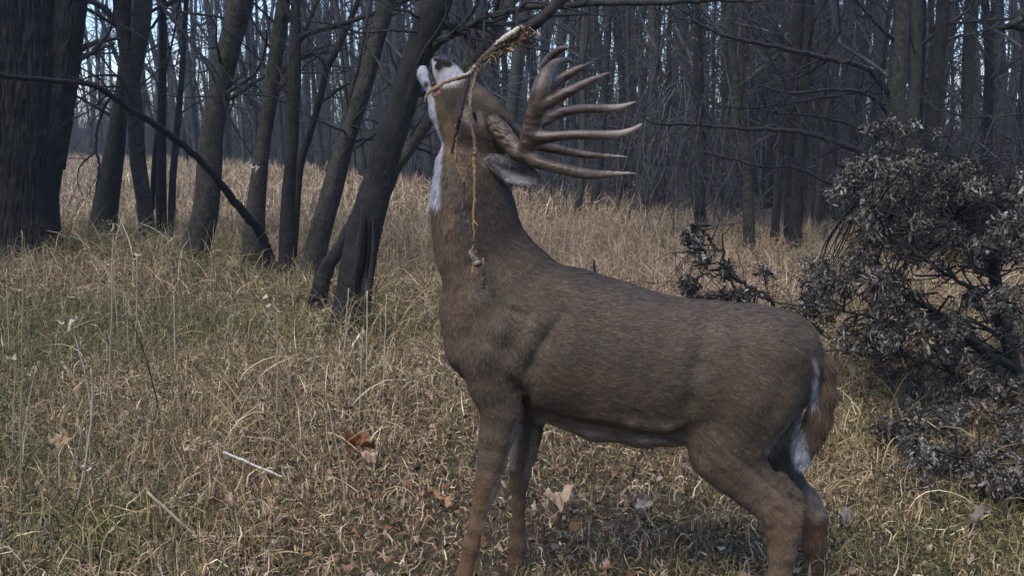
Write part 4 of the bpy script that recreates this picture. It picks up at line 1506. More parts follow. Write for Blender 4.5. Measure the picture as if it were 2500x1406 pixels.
def build_field():
    f = Field((-0.42, 2.70, -0.03), (0.98, 3.42, 1.70), 0.0058)
    f.chain(TORSO, YD, 0.84, 0.03)
    f.chain([(1330, 705, 50), (1400, 745, 62), (1500, 788, 68), (1620, 812, 64)], YD, 0.8, 0.05)        # withers
    f.chain(NECK, YD, 0.82, 0.04)
    f.chain([(1215, 610, 68), (1282, 690, 78)], YD, 0.55, 0.04)                                              # crest running into the withers
    f.chain([(1130, 760, 50), (1150, 850, 52), (1195, 930, 40)], YD, 1.1, 0.04)                              # brisket
    f.chain(HEAD, YD, 0.62, 0.03)
    f.chain([(1215, 335, 36), (1190, 280, 34), (1160, 250, 34), (1125, 208, 26)], YD, 0.95, 0.02)            # brow and nose bridge
    f.chain([(1232, 293, 20), (1205, 266, 18), (1180, 245, 14)], YD, 1.7, 0.02)
    f.chain([(1205, 330, 30), (1225, 335, 22)], YD, 1.3, 0.02)
    f.chain([(1112, 215, 34), (1096, 192, 35), (1081, 173, 31), (1068, 158, 21)], YD, 0.72, 0.010)          # upper muzzle
    f.chain([(1086, 262, 42), (1070, 232, 24), (1052, 208, 16)], YD, 0.8, 0.014)
    f.chain([(1054, 212, 18), (1042, 196, 18), (1034, 181, 17), (1032, 171, 12)], YD, 0.85, 0.004)          # lower jaw and chin
    # rump and thighs
    f.chain([(1850, 845, 92), (1905, 862, 92), (1930, 905, 62)], YD, 0.9, 0.04)
    N, Fa = 2.965, 3.15
    f.chain([(1868, 880, 100), (1815, 965, 128), (1783, 1048, 106), (1775, 1100, 88), (1798, 1140, 68), (1838, 1182, 56), (1880, 1222, 50), (1912, 1262, 46), (1913, 1300, 39), (1910, 1350, 33), (1904, 1400, 26),
             (1900, 1450, 25), (1890, 1485, 19), (1878, 1512, 21)], N, 0.62, 0.022)
    f.chain([(1958, 1235, 10), (1945, 1205, 12), (1905, 1165, 16)], N, 0.6, 0.012)                           # hamstring to the hock point
    f.chain([(1880, 900, 90), (1860, 1000, 95), (1868, 1085, 64), (1888, 1130, 44), (1924, 1178, 36), (1962, 1225, 36), (1984, 1262, 33), (1988, 1330, 28), (1985, 1385, 22), (1982, 1425, 21), (1976, 1450, 17), (1966, 1472, 18)], Fa, 0.62, 0.02)
    # shoulders and front legs
    f.chain([(1370, 730, 46), (1300, 800, 70), (1225, 880, 82), (1215, 940, 60), (1226, 985, 50)], 2.955, 0.5, 0.045)
    f.chain([(1300, 800, 80), (1235, 900, 75)], 3.15, 0.5, 0.05)
    f.chain([(1228, 960, 55), (1226, 1003, 49), (1212, 1062, 41), (1202, 1120, 34), (1192, 1165, 29), (1186, 1195, 25), (1176, 1225, 20), (1162, 1285, 18), (1150, 1335, 18.5), (1134, 1400, 18), (1124, 1440, 20), (1110, 1478, 15), (1096, 1512, 20)],
            2.965, 0.72, 0.018)
    f.chain([(1296, 960, 44), (1290, 1020, 37), (1285, 1058, 35), (1278, 1100, 32), (1270, 1142, 25), (1267, 1180, 20), (1266, 1230, 16), (1264, 1280, 16), (1263, 1330, 20), (1260, 1370, 17), (1252, 1412, 15), (1246, 1432, 18)],
            3.17, 0.75, 0.018)
    # belly tuck and tail
    f.chain([(1330, 985, 30), (1450, 1020, 42), (1560, 1036, 42), (1640, 1040, 40)], YD, 2.0, 0.03)
    f.chain([(1975, 840, 26, 0), (2006, 900, 29, -.02), (2010, 960, 29, -.03), (1998, 1020, 32, -.03), (1978, 1068, 30, -.03), (1962, 1098, 23, -.03), (1952, 1118, 11, -.03)], YD, 0.6, 0.012)
    # mouth opening
    for a, b, r1, r2 in (((1043, 155), (1048, 175), 3.5, 2.6), ((1048, 175), (1057, 200), 2.6, 3.2), ((1057, 200), (1070, 226), 3.2, 2.5)):
        A, B = P(*a, YD), P(*b, YD)
        A2, B2 = A.copy(), B.copy()
        s = f.box(A - np.array([0, .08, 0]), B + np.array([0, .08, 0]), 0.02)
        X = f.ax[0][s[0]][:, None, None]; Z = f.ax[2][s[2]][None, None, :]
        d = B - A
        L = d[0] ** 2 + d[2] ** 2
        t = np.clip(((X - A[0]) * d[0] + (Z - A[2]) * d[2]) / L, 0, 1)
        D = np.sqrt((X - A[0] - d[0] * t) ** 2 + (Z - A[2] - d[2] * t) ** 2) - (PR(*a, r1, YD) * (1 - t) + PR(*b, r2, YD) * t)
        f.F[s] = np.maximum(f.F[s], -np.broadcast_to(D, f.F[s].shape))
    ny = 3.02
    c = f.crease
    c([(1290, 1012), (1283, 985), (1262, 950), (1245, 925)], 2.9, .016, .014, hi_y=ny)
    c([(1292, 998), (1340, 1010), (1420, 1030)], 2.92, .004, .010, hi_y=ny)
    c([(1226, 290), (1240, 300), (1246, 314)], 3.0, .012, .006, hi_y=ny)
    c([(1430, 1022), (1520, 1046), (1600, 1060), (1655, 1052), (1672, 1030)], 2.95, .006, .011, hi_y=ny)
    c([(1450, 1002), (1540, 1026), (1620, 1038), (1650, 1028)], 2.95, -.007, .018, hi_y=ny)
    c([(1375, 775), (1330, 830), (1300, 890), (1292, 950)], 2.9, .012, .030, hi_y=ny)
    c([(1352, 790), (1300, 860), (1275, 920)], 2.9, .003, .012, hi_y=ny)
    c([(1250, 745), (1215, 800), (1185, 860), (1160, 900)], 2.9, -.007, .024, hi_y=ny)
    c([(1290, 770), (1245, 850), (1195, 930)], 2.9, .005, .022, hi_y=ny)
    c([(1190, 700), (1170, 780), (1150, 830)], 2.9, .006, .024, hi_y=ny)
    c([(1215, 745), (1255, 760), (1285, 770)], 2.9, .005, .012, hi_y=ny)
    c([(1120, 400), (1140, 520), (1165, 640), (1180, 700)], 2.95, .009, .022, hi_y=ny)
    c([(1095, 420), (1098, 560), (1105, 680)], 2.95, -.005, .025, hi_y=ny)
    c([(1400, 840), (1380, 940)], 2.9, -.006, .05, hi_y=ny)
    for x in (1440, 1490, 1540, 1590):
        c([(x + 25, 820), (x, 900), (x - 25, 970)], 2.9, .0012, .016, hi_y=ny)
    c([(1740, 800), (1700, 900), (1680, 980), (1668, 1060)], 2.9, .010, .035, hi_y=ny)
    c([(1930, 900), (1880, 1000), (1840, 1080)], 2.9, .006, .03, hi_y=ny)
    c([(1790, 1100), (1830, 1140), (1880, 1180), (1925, 1225)], 2.92, .004, .010, hi_y=ny)
    c([(1700, 1100), (1760, 1150), (1830, 1210)], 2.92, .003, .012, hi_y=ny)
    c([(1215, 1020), (1200, 1100), (1190, 1150)], 2.93, .003, .010, hi_y=ny)
    c([(1186, 1200), (1172, 1260), (1152, 1335)], 2.93, .003, .006, hi_y=ny)
    c([(1868, 1215), (1895, 1245), (1925, 1262), (1940, 1290)], 2.93, .005, .009, hi_y=ny)
    c([(1900, 1190), (1935, 1222), (1952, 1242)], 2.93, .005, .007, hi_y=ny)
    c([(1868, 1250), (1876, 1275), (1880, 1310)], 2.93, -.005, .012, hi_y=ny)
    c([(1925, 1300), (1922, 1350)], 2.93, .004, .007, hi_y=ny)
    c([(1193, 1170), (1186, 1200)], 2.93, -.004, .016, hi_y=ny)
    # face: socket, cheek, lip
    c([(1150, 262), (1160, 286), (1166, 300)], 3.0, .006, .010, hi_y=ny)
    c([(1154, 272), (1159, 290)], 3.0, -.006, .004, hi_y=ny)
    c([(1110, 330), (1130, 300), (1150, 330)], 3.0, -.006, .018, hi_y=ny)
    c([(1092, 300), (1110, 260), (1120, 240)], 3.0, .004, .012, hi_y=ny)
    c([(1062, 160), (1066, 185), (1080, 210)], 3.0, .0022, .004, hi_y=ny)
    c([(1075, 158), (1082, 164)], 3.0, .006, .005, hi_y=ny)
    for k in range(3):      # folds of the cheek in front of the ear
        c([(1168 + 3 * k, 330 + 14 * k), (1195, 345 + 12 * k), (1218, 352 + 12 * k)], 3.0, .003, .004, hi_y=ny)
    # gentle overall unevenness
    return f


def compact(V, Q):
    """keep the largest connected blob out of stray crumbs: cheap version, drop nothing"""
    return V, Q


def laplace(V, Q, it, lam=0.5):
    e = np.concatenate([Q[:, [0, 1]], Q[:, [1, 2]], Q[:, [2, 3]], Q[:, [3, 0]]])
    n = len(V)
    for _ in range(it):
        acc = np.zeros_like(V); cnt = np.zeros(n)
        for a, b in ((0, 1), (1, 0)):
            for k in range(3):
                acc[:, k] += np.bincount(e[:, a], V[e[:, b], k], n)
            cnt += np.bincount(e[:, a], minlength=n)
        V = V + lam * (acc / np.maximum(cnt, 1)[:, None] - V)
    return V


def vnormals(V, Q):
    fn = np.cross(V[Q[:, 2]] - V[Q[:, 0]], V[Q[:, 3]] - V[Q[:, 1]])
    N = np.zeros_like(V)
    for k in range(4):
        for j in range(3):
            N[:, j] += np.bincount(Q[:, k], fn[:, j], len(V))
    return N / (np.linalg.norm(N, axis=1)[:, None] + 1e-12), fn


def seg_d2(pp, pts):
    """pixel distance to a stroke and its local radius"""
    best = np.full(len(pp), 1e9); rad = np.ones(len(pp))
    pts = [tuple(p) for p in pts]
    if len(pts) == 1:
        pts = pts * 2
    for a, b in zip(pts[:-1], pts[1:]):
        d = np.array([b[0] - a[0], b[1] - a[1]], float)
        L = (d ** 2).sum() + 1e-9
        t = np.clip(((pp[:, 0] - a[0]) * d[0] + (pp[:, 1] - a[1]) * d[1]) / L, 0, 1)
        q = np.hypot(pp[:, 0] - a[0] - d[0] * t, pp[:, 1] - a[1] - d[1] * t)
        r = a[2] + (b[2] - a[2]) * t
        v = q / r
        m = v < best
        best[m] = v[m]
    return best


def coat(V):
    """the buck's coat colours, with the shade of some folds painted in"""
    pp = project(V)
    n = len(V)
    C = np.tile(np.array([0.128, 0.108, 0.083]), (n, 1))
    wob = (fbm(V * 22, 3, 5) - 0.5)

    def paint(col, pts, st=1.0, soft=0.45, y0=-9, y1=9):
        d = seg_d2(pp, pts) + wob * 0.5
        w = st * (1 - smoothstep(1 - soft, 1 + soft, d))
        w = w * ((V[:, 1] > y0) & (V[:, 1] < y1))
        C[:] = C * (1 - w[:, None]) + np.array(col) * w[:, None]
    white = (0.60, 0.60, 0.62)
    cream = (0.40, 0.37, 0.33)
    tan = (0.235, 0.165, 0.105)
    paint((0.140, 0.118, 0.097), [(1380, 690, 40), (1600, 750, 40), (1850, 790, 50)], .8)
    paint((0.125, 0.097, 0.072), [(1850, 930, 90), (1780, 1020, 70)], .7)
    paint((0.19, 0.145, 0.105), [(1400, 960, 60), (1600, 1000, 60)], .5)
    paint((0.20, 0.155, 0.115), [(1700, 1110, 70), (1800, 1160, 60), (1900, 1260, 50)], .8)
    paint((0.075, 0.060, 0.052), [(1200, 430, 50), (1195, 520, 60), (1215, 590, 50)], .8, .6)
    paint((0.115, 0.09, 0.072), [(1130, 560, 26), (1130, 640, 26)], .6, .5)
    paint((0.205, 0.155, 0.11), [(1080, 500, 24), (1085, 640, 30), (1095, 760, 26), (1105, 850, 24)], .75, .5)
    paint((0.18, 0.135, 0.10), [(1140, 640, 30), (1120, 730, 40)], .6, .6)
    paint((0.165, 0.138, 0.108), [(1215, 800, 22), (1190, 870, 20)], .5, .8)
    paint((0.155, 0.130, 0.105), [(1300, 790, 22), (1285, 850, 18)], .45, .8)
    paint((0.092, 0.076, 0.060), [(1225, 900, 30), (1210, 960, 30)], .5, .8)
    # legs
    paint((0.165, 0.125, 0.088), [(1208, 1110, 60), (1190, 1180, 50)], .5, .9)
    paint((0.205, 0.135, 0.082), [(1184, 1215, 45), (1150, 1335, 45), (1120, 1480, 60)], .9, .8)
    paint((0.195, 0.13, 0.083), [(1262, 1225, 40), (1262, 1440, 50)], .9, .8)
    paint((0.205, 0.150, 0.105), [(1910, 1290, 60), (1900, 1500, 60)], .8, .8)
    paint((0.05, 0.035, 0.026), [(1975, 1268, 6), (1995, 1278, 8), (2012, 1270, 6)], .9, .6)
    paint((0.08, 0.06, 0.045), [(1800, 1110, 5), (1850, 1150, 5), (1900, 1196, 4), (1940, 1226, 3)], .5, .8)  # dark line painting the shade in the hock's tendon groove
    paint((0.15, 0.095, 0.06), [(1990, 1275, 34), (1985, 1450, 40)], .9, y0=3.08)
    paint(cream, [(1265, 1040, 10), (1240, 1130, 8), (1205, 1210, 7), (1178, 1300, 6)], .75, .5)
    paint(cream, [(1306, 1050, 8), (1300, 1110, 10), (1286, 1160, 8)], .7, .5)
    paint((.33, .29, .25), [(1258, 1090, 6), (1252, 1140, 6)], .7, .5)
    paint((0.012, 0.011, 0.010), [(1096, 1512, 26), (1104, 1496, 20)], 1, .2)
    paint((0.012, 0.011, 0.010), [(1876, 1512, 28)], 1, .2)
    paint((0.012, 0.011, 0.010), [(1246, 1434, 24)], 1, .2)
    paint((0.012, 0.011, 0.010), [(1966, 1472, 24)], 1, .2)
    # belly and inner thigh
    paint(cream, [(1310, 1022, 9), (1400, 1052, 11), (1500, 1080, 16), (1600, 1092, 20), (1660, 1096, 14)], .95, .35)
    paint((0.24, 0.19, 0.145), [(1480, 1040, 20), (1600, 1046, 20), (1640, 1040, 16)], .6, .5)
    paint((0.45, 0.43, 0.40), [(1690, 1150, 7), (1760, 1208, 8), (1850, 1276, 9)], .9, .4)
    paint((0.33, 0.29, 0.24), [(1985, 1190, 22), (1990, 1245, 24)], .8, .5, y0=3.06)
    # rump and tail
    paint((0.27, 0.25, 0.225), [(1880, 1100, 14), (1925, 1050, 16), (1958, 1000, 10)], .9, .5)  # white buttock hair, greyed in colour for the shadow on it
    paint((0.125, 0.088, 0.060), [(1995, 870, 40), (2020, 960, 36), (2010, 1030, 30), (1998, 1070, 20)], .85, .4)
    paint(white, [(1950, 1035, 12), (1950, 1075, 20), (1958, 1110, 24)], .95, .35)
    paint((0.125, 0.088, 0.060), [(2024, 1000, 20), (2016, 1050, 16), (1998, 1082, 10)], .9, .4)
    paint((0.55, 0.56, 0.62), [(1981, 868, 4), (1990, 890, 5)], .9, .4)
    paint((0.55, 0.56, 0.62), [(1988, 915, 7), (1990, 955, 7), (1978, 985, 6)], .9, .4)
    # head
    paint((0.15, 0.118, 0.085), [(1080, 300, 50), (1120, 330, 60)], .8)
    paint((0.20, 0.145, 0.09), [(1085, 350, 26), (1105, 290, 30)], .7)
    paint((0.075, 0.065, 0.06), [(1100, 228, 30), (1122, 240, 32)], .9)
    paint((0.16, 0.135, 0.115), [(1165, 235, 22), (1225, 285, 24)], .8)
    paint((0.36, 0.33, 0.31), [(1138, 268, 12), (1146, 296, 12)], .85, .6)
    paint((0.36, 0.33, 0.31), [(1167, 276, 8), (1176, 298, 9)], .8, .6)
    paint((0.06, 0.05, 0.042), [(1100, 255, 10), (1118, 300, 14), (1140, 345, 18)], .55, .8)
    paint((0.23, 0.17, 0.11), [(1088, 290, 10), (1098, 340, 12), (1100, 380, 12)], .6, .7)
    paint((0.012, 0.010, 0.010), [(1156, 274, 3.5), (1161, 293, 3.5)], 1, .4)
    paint((0.30, 0.26, 0.22), [(1180, 395, 12), (1200, 380, 12)], .6, .5)
    paint(white, [(1048, 245, 12), (1052, 290, 13), (1064, 330, 11), (1073, 352, 10), (1068, 385, 12), (1062, 440, 15), (1064, 485, 13)], 1, .3)
    paint((0.62, 0.61, 0.61), [(1106, 182, 26), (1085, 192, 20)], .95, .3)
    paint(white, [(1028, 170, 20), (1030, 190, 16), (1042, 222, 10)], 1, .25)
    paint(white, [(1059, 150, 4), (1062, 185, 6)], 1, .4)
    paint((0.02, 0.018, 0.018), [(1040, 206, 7)], 1, .3)
    paint((0.06, 0.055, 0.06), [(1048, 150, 6), (1052, 178, 5)], .9, .4)
    paint((0.012, 0.012, 0.014), [(1064, 147, 6), (1078, 150, 13), (1098, 159, 8)], 1, .2)
    paint((0.012, 0.012, 0.014), [(1070, 164, 10)], 1, .2)
    paint((0.045, 0.028, 0.028), [(1048, 168, 4.5), (1056, 198, 6), (1068, 224, 6)], 1, .4)
    paint((0.008, 0.007, 0.006), [(1222, 292, 4), (1238, 300, 6), (1246, 314, 4)], 1, .3)  # black painted in for the shade between brow and antler base
    paint((0.21, 0.17, 0.13), [(1165, 222, 7), (1200, 252, 8), (1240, 288, 8), (1252, 305, 6)], .8, .5)
    for k in range(5):  # dark and tan hair stripes standing in for shaded folds at the ear base
        paint((0.045, 0.038, 0.03), [(1172 + 4 * k, 338 + 11 * k, 2.2), (1196 + 2 * k, 346 + 9 * k, 2.6), (1222, 352 + 8 * k, 2)], .8, .5)
        paint((0.24, 0.20, 0.15), [(1172 + 4 * k, 343 + 11 * k, 2.2), (1196 + 2 * k, 351 + 9 * k, 2.6), (1222, 357 + 8 * k, 2)], .6, .5)
    g2 = fbm(V * 75, 2, 19) - .5
    C *= 0.80 * (1 + 0.30 * wob[:, None] + 0.25 * g2[:, None])
    wh = smoothstep(.26, .42, C.mean(1))[:, None]
    C *= np.array([1.08, .98, .87]) * (1 - wh) + np.array([.98, 1.0, 1.04]) * wh
    return C


FLOW = np.array([(1150, 480, 0, 1), (1100, 600, .05, 1), (1200, 560, .2, 1), (1250, 650, .5, .8), (1350, 720, .9, .5), (1400, 850, 1, .35), (1550, 800, 1, .15), (1700, 800, 1, .12), (1550, 950, 1, .2), (1700, 960, 1, .35),
                 (1850, 850, .9, .4), (1930, 900, .6, .8), (1850, 1000, .6, .8), (1990, 900, .3, 1), (1995, 1050, -.2, 1), (1200, 800, .3, 1), (1150, 850, .2, 1), (1230, 930, .4, 1), (1220, 1080, -.1, 1), (1160, 1300, -.25, 1),
                 (1270, 1100, -.05, 1), (1262, 1300, 0, 1), (1720, 1100, .6, .8), (1800, 1160, .75, .65), (1900, 1240, .5, .85), (1912, 1350, 0, 1), (1980, 1220, .5, .8), (1070, 180, .4, .9), (1100, 230, .4, .9), (1080, 320, .3, 1),
                 (1140, 300, .5, .85), (1200, 290, .8, .6), (1200, 380, .7, .5), (1070, 420, .05, 1), (1350, 1030, 1, .3), (1600, 1060, 1, .1)], float)


def flow_at(pp):
    out = np.zeros((len(pp), 2))
    for s in range(0, len(pp), 50000):
        q = pp[s:s + 50000]
        d2 = ((q[:, None, :] - FLOW[None, :, :2]) ** 2).sum(2)
        w = np.exp(-d2 / (2 * 60.0 ** 2)) + 1e-9 / (1 + d2)
        out[s:s + 50000] = (w[:, :, None] * FLOW[None, :, 2:]).sum(1) / w.sum(1)[:, None]
    return out


def build_deer():
    f = build_field()
    V, Q = surface_nets(f.F, f.lo, f.h)
    V = laplace(V, Q, 2, 0.5)
    N, fn = vnormals(V, Q)
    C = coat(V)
    base = P(1550, 900, YD); base[2] = 0.0
    root = empty('deer', base)
    tag(root, 'large antlered buck stretching its head up to chew a hanging branch', 'deer')
    m = NT('deer_coat')
    c = m.attr('col', 'Color')
    g = m.n('ShaderNodeNewGeometry').outputs['Position']
    n1 = m.noise(g, 320, 2, .6)
    n2 = m.noise(g, 60, 3, .6)
    c = m.mix(1.0, c, m.ramp(n1, [(.3, (.7, .7, .7)), (.7, (1.25, 1.25, 1.25))]), 'MULTIPLY')
    c = m.mix(1.0, c, m.ramp(n2, [(.3, (.85, .85, .85)), (.7, (1.12, 1.12, 1.12))]), 'MULTIPLY')
    m.color(c).rough(.85)
    m.bump(m.noise(g, 240, 3, .6), .5, .003)
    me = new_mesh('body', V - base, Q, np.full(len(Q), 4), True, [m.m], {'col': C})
    body = obj('body', me, root)
    # coat hair: short blades lying along the body
    rng = np.random.default_rng(321)
    area = np.linalg.norm(fn, axis=1)
    nh = 330000
    fi = rng.choice(len(Q), nh, p=area / area.sum())
    u, v = rng.random((2, nh, 1))
    q = V[Q[fi]]
    p = (q[:, 0] * (1 - u) + q[:, 1] * u) * (1 - v) + (q[:, 3] * (1 - u) + q[:, 2] * u) * v
    cn = C[Q[fi]]
    col = (cn[:, 0] * (1 - u) + cn[:, 1] * u) * (1 - v) + (cn[:, 3] * (1 - u) + cn[:, 2] * u) * v
    nn = N[Q[fi]].mean(1)
    nn /= np.linalg.norm(nn, axis=1)[:, None]
    pp = project(p)
    keep = (pp[:, 1] < 1440) & (seg_d2(pp, [(1062, 148, 12), (1076, 152, 16), (1094, 157, 11)]) > 1) & (seg_d2(pp, [(1070, 163, 10)]) > 1) & (seg_d2(pp, [(1047, 172, 5), (1056, 200, 5), (1068, 224, 5)]) > 1) & (seg_d2(pp, [(1157, 276, 4), (1161, 291, 4)]) > 1)
    p, col, nn, pp = p[keep], col[keep], nn[keep], pp[keep]
    nh = len(p)
    fl = flow_at(pp)
    T = np.stack([fl[:, 0], rng.normal(0, .12, nh), -fl[:, 1]], 1)
    clump = (fbm(p * 70, 2, 9) - .5)
    T = T + rng.normal(0, .16, (nh, 3)) + np.stack([clump, clump * 0, -clump], 1) * 0.9
    T -= nn * (T * nn).sum(1)[:, None]
    T /= np.linalg.norm(T, axis=1)[:, None] + 1e-9
    L = np.full(nh, .017)

    def setlen(val, pts):
        d = seg_d2(pp, pts)
        w = 1 - smoothstep(.6, 1.3, d)
        L[:] = L * (1 - w) + val * w
    setlen(.008, [(1060, 160, 60), (1120, 250, 90), (1180, 320, 60)])
    setlen(.010, [(1210, 1060, 70), (1170, 1250, 60), (1130, 1400, 60)])
    setlen(.010, [(1270, 1050, 50), (1262, 1400, 50)])
    setlen(.011, [(1800, 1160, 60), (1910, 1260, 70), (1900, 1400, 80)])
    setlen(.024, [(1063, 420, 30), (1066, 560, 30), (1085, 700, 30)])
    setlen(.036, [(2000, 880, 30), (2020, 960, 40), (1990, 1040, 40), (1955, 1100, 40)])
    L *= rng.uniform(.6, 1.3, nh)
    lift = rng.uniform(.06, .24, nh)
    D = T * np.cos(lift)[:, None] + nn * np.sin(lift)[:, None]
    Wd = np.cross(T, nn)
    w = rng.uniform(.0008, .0016, nh)
    a = p - nn * .001 - Wd * w[:, None]
    b = p - nn * .001 + Wd * w[:, None]
    tip = p + D * L[:, None]
    HV = np.stack([a, b, tip], 1).reshape(-1, 3)
    HQ = np.arange(nh * 3).reshape(-1, 3)
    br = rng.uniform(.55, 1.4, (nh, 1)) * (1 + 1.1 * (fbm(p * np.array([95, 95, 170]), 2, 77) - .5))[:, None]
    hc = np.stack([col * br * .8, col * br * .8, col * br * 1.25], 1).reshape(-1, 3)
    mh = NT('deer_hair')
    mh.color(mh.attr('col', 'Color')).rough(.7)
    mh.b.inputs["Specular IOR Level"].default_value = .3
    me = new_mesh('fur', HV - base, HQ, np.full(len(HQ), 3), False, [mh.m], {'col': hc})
    obj('fur', me, root)

    # nose pad, eye, tongue
    def blob(name, rows, Y, k, blend, mat, disp=0.0, h=.0022, rel=None):
        g = [P(r[0], r[1], Y) for r in rows]
        lo = np.min(g, 0) - .05; hi = np.max(g, 0) + .05
        ff = Field(lo, hi, h)
        ff.chain(rows, Y, k, blend)
        v, qd = surface_nets(ff.F, ff.lo, ff.h)
        return obj(name, new_mesh(name, v - base, qd, np.full(len(qd), 4), True, [mat]), root)
    mn = NT('wet_nose'); mn.color((.014, .014, .017)).rough(.35); mn.bump(mn.noise(None, 90, 3, .5), .4, .01)
    mn.b.inputs["Specular IOR Level"].default_value = .6
    blob('nose', [(1064, 148, 7), (1076, 146, 10), (1089, 151, 10), (1098, 160, 6)], YD, 1.5, .004, mn.m)
    me_ = NT('dark_eye'); me_.color((.008, .007, .006)).rough(.15)
    blob('eye', [(1156, 277, 4.0), (1160, 290, 4.0)], YD - .047, .9, .003, me_.m, h=.0015)
    mt_ = NT('tongue'); mt_.color((.22, .09, .11)).rough(.5)
    blob('tongue', [(1064, 236, 7), (1076, 229, 9), (1086, 222, 5)], YD - .026, .9, .004, mt_.m)

    # ears
    def ear(rows, mat_out, side):
        """rows: top px,py, bottom px,py, Y; lower v is the near rim"""
        n = len(rows)
        nv = 9
        V_, C_ = [], []
        R = []
        for i, (tx, ty, bx, by, Yr) in enumerate(rows):
            for j in range(nv):
                t = j / (nv - 1)
                s = math.sin(math.pi * t)
                cup = 0.013 * s * math.sin(math.pi * min(1, (i + .6) / n)) + 0.004
                q_ = P(tx + (bx - tx) * t, ty + (by - ty) * t, Yr)
                q_[1] += cup * side
                V_.append(q_)
                R.append((i, j))
        V_ = np.array(V_)
        q_ = np.array([[i * nv + j, i * nv + j + 1, (i + 1) * nv + j + 1, (i + 1) * nv + j] for i in range(n - 1) for j in range(nv - 1)])
        nr, _ = vnormals(V_, q_)
        if (nr[:, 1].mean() * side) < 0:
            nr = -nr
        inner = V_
        outer = V_ + nr * .0055
        m_ = len(V_)
        allv = np.concatenate([inner, outer])
        Q2 = [q_, q_[:, ::-1] + m_]
        bd = [(0, j) for j in range(nv)] + [(i, nv - 1) for i in range(1, n)] + [(n - 1, j) for j in range(nv - 2, -1, -1)] + [(i, 0) for i in range(n - 2, 0, -1)]
        bi = [i * nv + j for i, j in bd]
        Q2.append(np.array([[bi[k], bi[(k + 1) % len(bi)], bi[(k + 1) % len(bi)] + m_, bi[k] + m_] for k in range(len(bi))]))
        Q2 = np.concatenate(Q2)
        c_in = []
        for (i, j) in R:
            t = j / (nv - 1); u_ = i / (n - 1)
            e = max(abs(2 * t - 1) ** 3, smooth(u_))
            if u_ < .4:
                cc = np.array([.36, .35, .34]) if j in (1, 2, 5) else np.array([.12, .10, .085])
            else:
                cc = np.array([.21, .175, .17])
                if abs(t - .35) < .2 and u_ < .75:
                    cc = np.array([.065, .055, .055])
                elif t > .6 and u_ < .8:
                    cc = np.array([.30, .285, .28])
            if (t > .88 and u_ > .2) or u_ > .95 or (t < .06 and u_ > .6):
                cc = np.array([.018, .017, .017])
            c_in.append(cc)
        c_in = np.array(c_in) * RNG.uniform(.8, 1.2, (len(R), 1))
        c_out = np.tile(np.array([.11, .09, .075]), (m_, 1))
        me2 = new_mesh('ear', allv - base, Q2, np.full(len(Q2), 4), True, [mat_out], {'col': np.concatenate([c_in, c_out])})
        eo = obj('ear', me2, root)
        # hair inside the ear and along its rim
        k = 1500
        fi2 = rng.choice(len(q_), k)
        uu, vv = rng.random((2, k, 1))
        qq = inner[q_[fi2]]
        p2 = (qq[:, 0] * (1 - uu) + qq[:, 1] * uu) * (1 - vv) + (qq[:, 3] * (1 - uu) + qq[:, 2] * uu) * vv
        cc2 = c_in[q_[fi2]].mean(1)
        ax_ = P(1300, 440, rows[-1][4]) - P(1200, 392, rows[0][4])
        ax_ /= np.linalg.norm(ax_)
        D2 = ax_ + rng.normal(0, .35, (k, 3)) + np.array([0, -.35 * side, 0])
        D2 /= np.linalg.norm(D2, axis=1)[:, None]
        W2 = np.cross(D2, [0, 1, 0]); W2 /= np.linalg.norm(W2, axis=1)[:, None]
        w2 = rng.uniform(.0005, .001, (k, 1))
        hv = np.stack([p2 - W2 * w2, p2 + W2 * w2, p2 + D2 * rng.uniform(.008, .022, (k, 1))], 1).reshape(-1, 3)
        me3 = new_mesh('ear_hair', hv - base, np.arange(k * 3).reshape(-1, 3), np.full(k, 3), False, [mh.m], {'col': np.repeat(cc2 * rng.uniform(.7, 1.4, (k, 1)), 3, 0)})
        obj('ear_hair', me3, eo)

    def smooth(u_):
        return 1.0 if u_ > .93 else 0.0
    mo = attr_mat('ear_skin', .8, .2, 200)
    rows = [(1180, 385, 1182, 400, 3.00), (1192, 378, 1190, 404, 2.985), (1210, 377, 1203, 418, 2.975), (1228, 384, 1218, 433, 2.965), (1246, 388, 1236, 446, 2.955), (1266, 391, 1258, 453, 2.945), (1284, 399, 1280, 456, 2.935),
            (1298, 411, 1297, 454, 2.93), (1308, 424, 1307, 448, 2.925), (1314, 436, 1313, 441, 2.925)]
    ear(rows, mo, 1)
    rows2 = [(1180 + (a[0] - 1180) * .45, a[1] - 8, 1182 + (a[2] - 1182) * .45, a[3] - 14, 3.11 + (a[0] - 1180) * .0011) for a in rows]
    ear(rows2, mo, -1)

    # antlers
    ma = NT('antler_bone')
    ca = ma.attr('col', 'Color')
    gp = ma.n('ShaderNodeNewGeometry').outputs['Position']
    na = ma.noise(ma.mapping(gp, (1, 1, 1)), 70, 5, .7)
    ca = ma.mix(1.0, ca, ma.ramp(na, [(.3, (.7, .7, .7)), (.5, (1, 1, 1)), (.72, (1.25, 1.25, 1.25))]), 'MULTIPLY')
    ma.color(ca).rough(.36)
    ma.b.inputs["Specular IOR Level"].default_value = .5
    ma.bump(na, .5, .006)

    def antler(chains, Ymid):
        allp = np.array([P(s[0], s[1], s[3]) for ch in chains for s in ch])
        ff = Field(allp.min(0) - .04, allp.max(0) + .04, .0024)
        for ch in chains:
            sp = spline(np.array([[s[0], s[1], s[2], s[3]] for s in ch], float), 3)
            sp[1:-1, 1] += np.sin(np.arange(1, len(sp) - 1) * .5 + len(ch) * 2 + ch[0][0]) * 1.6
            sp[1:-1, 2] *= 1 + .05 * np.sin(np.arange(1, len(sp) - 1) * .6 + ch[0][1])
            ff.chain([(s[0], s[1], max(s[2] * 1.1, 1.9), s[3] - 0) for s in sp], 0.0, 1.0, .007)
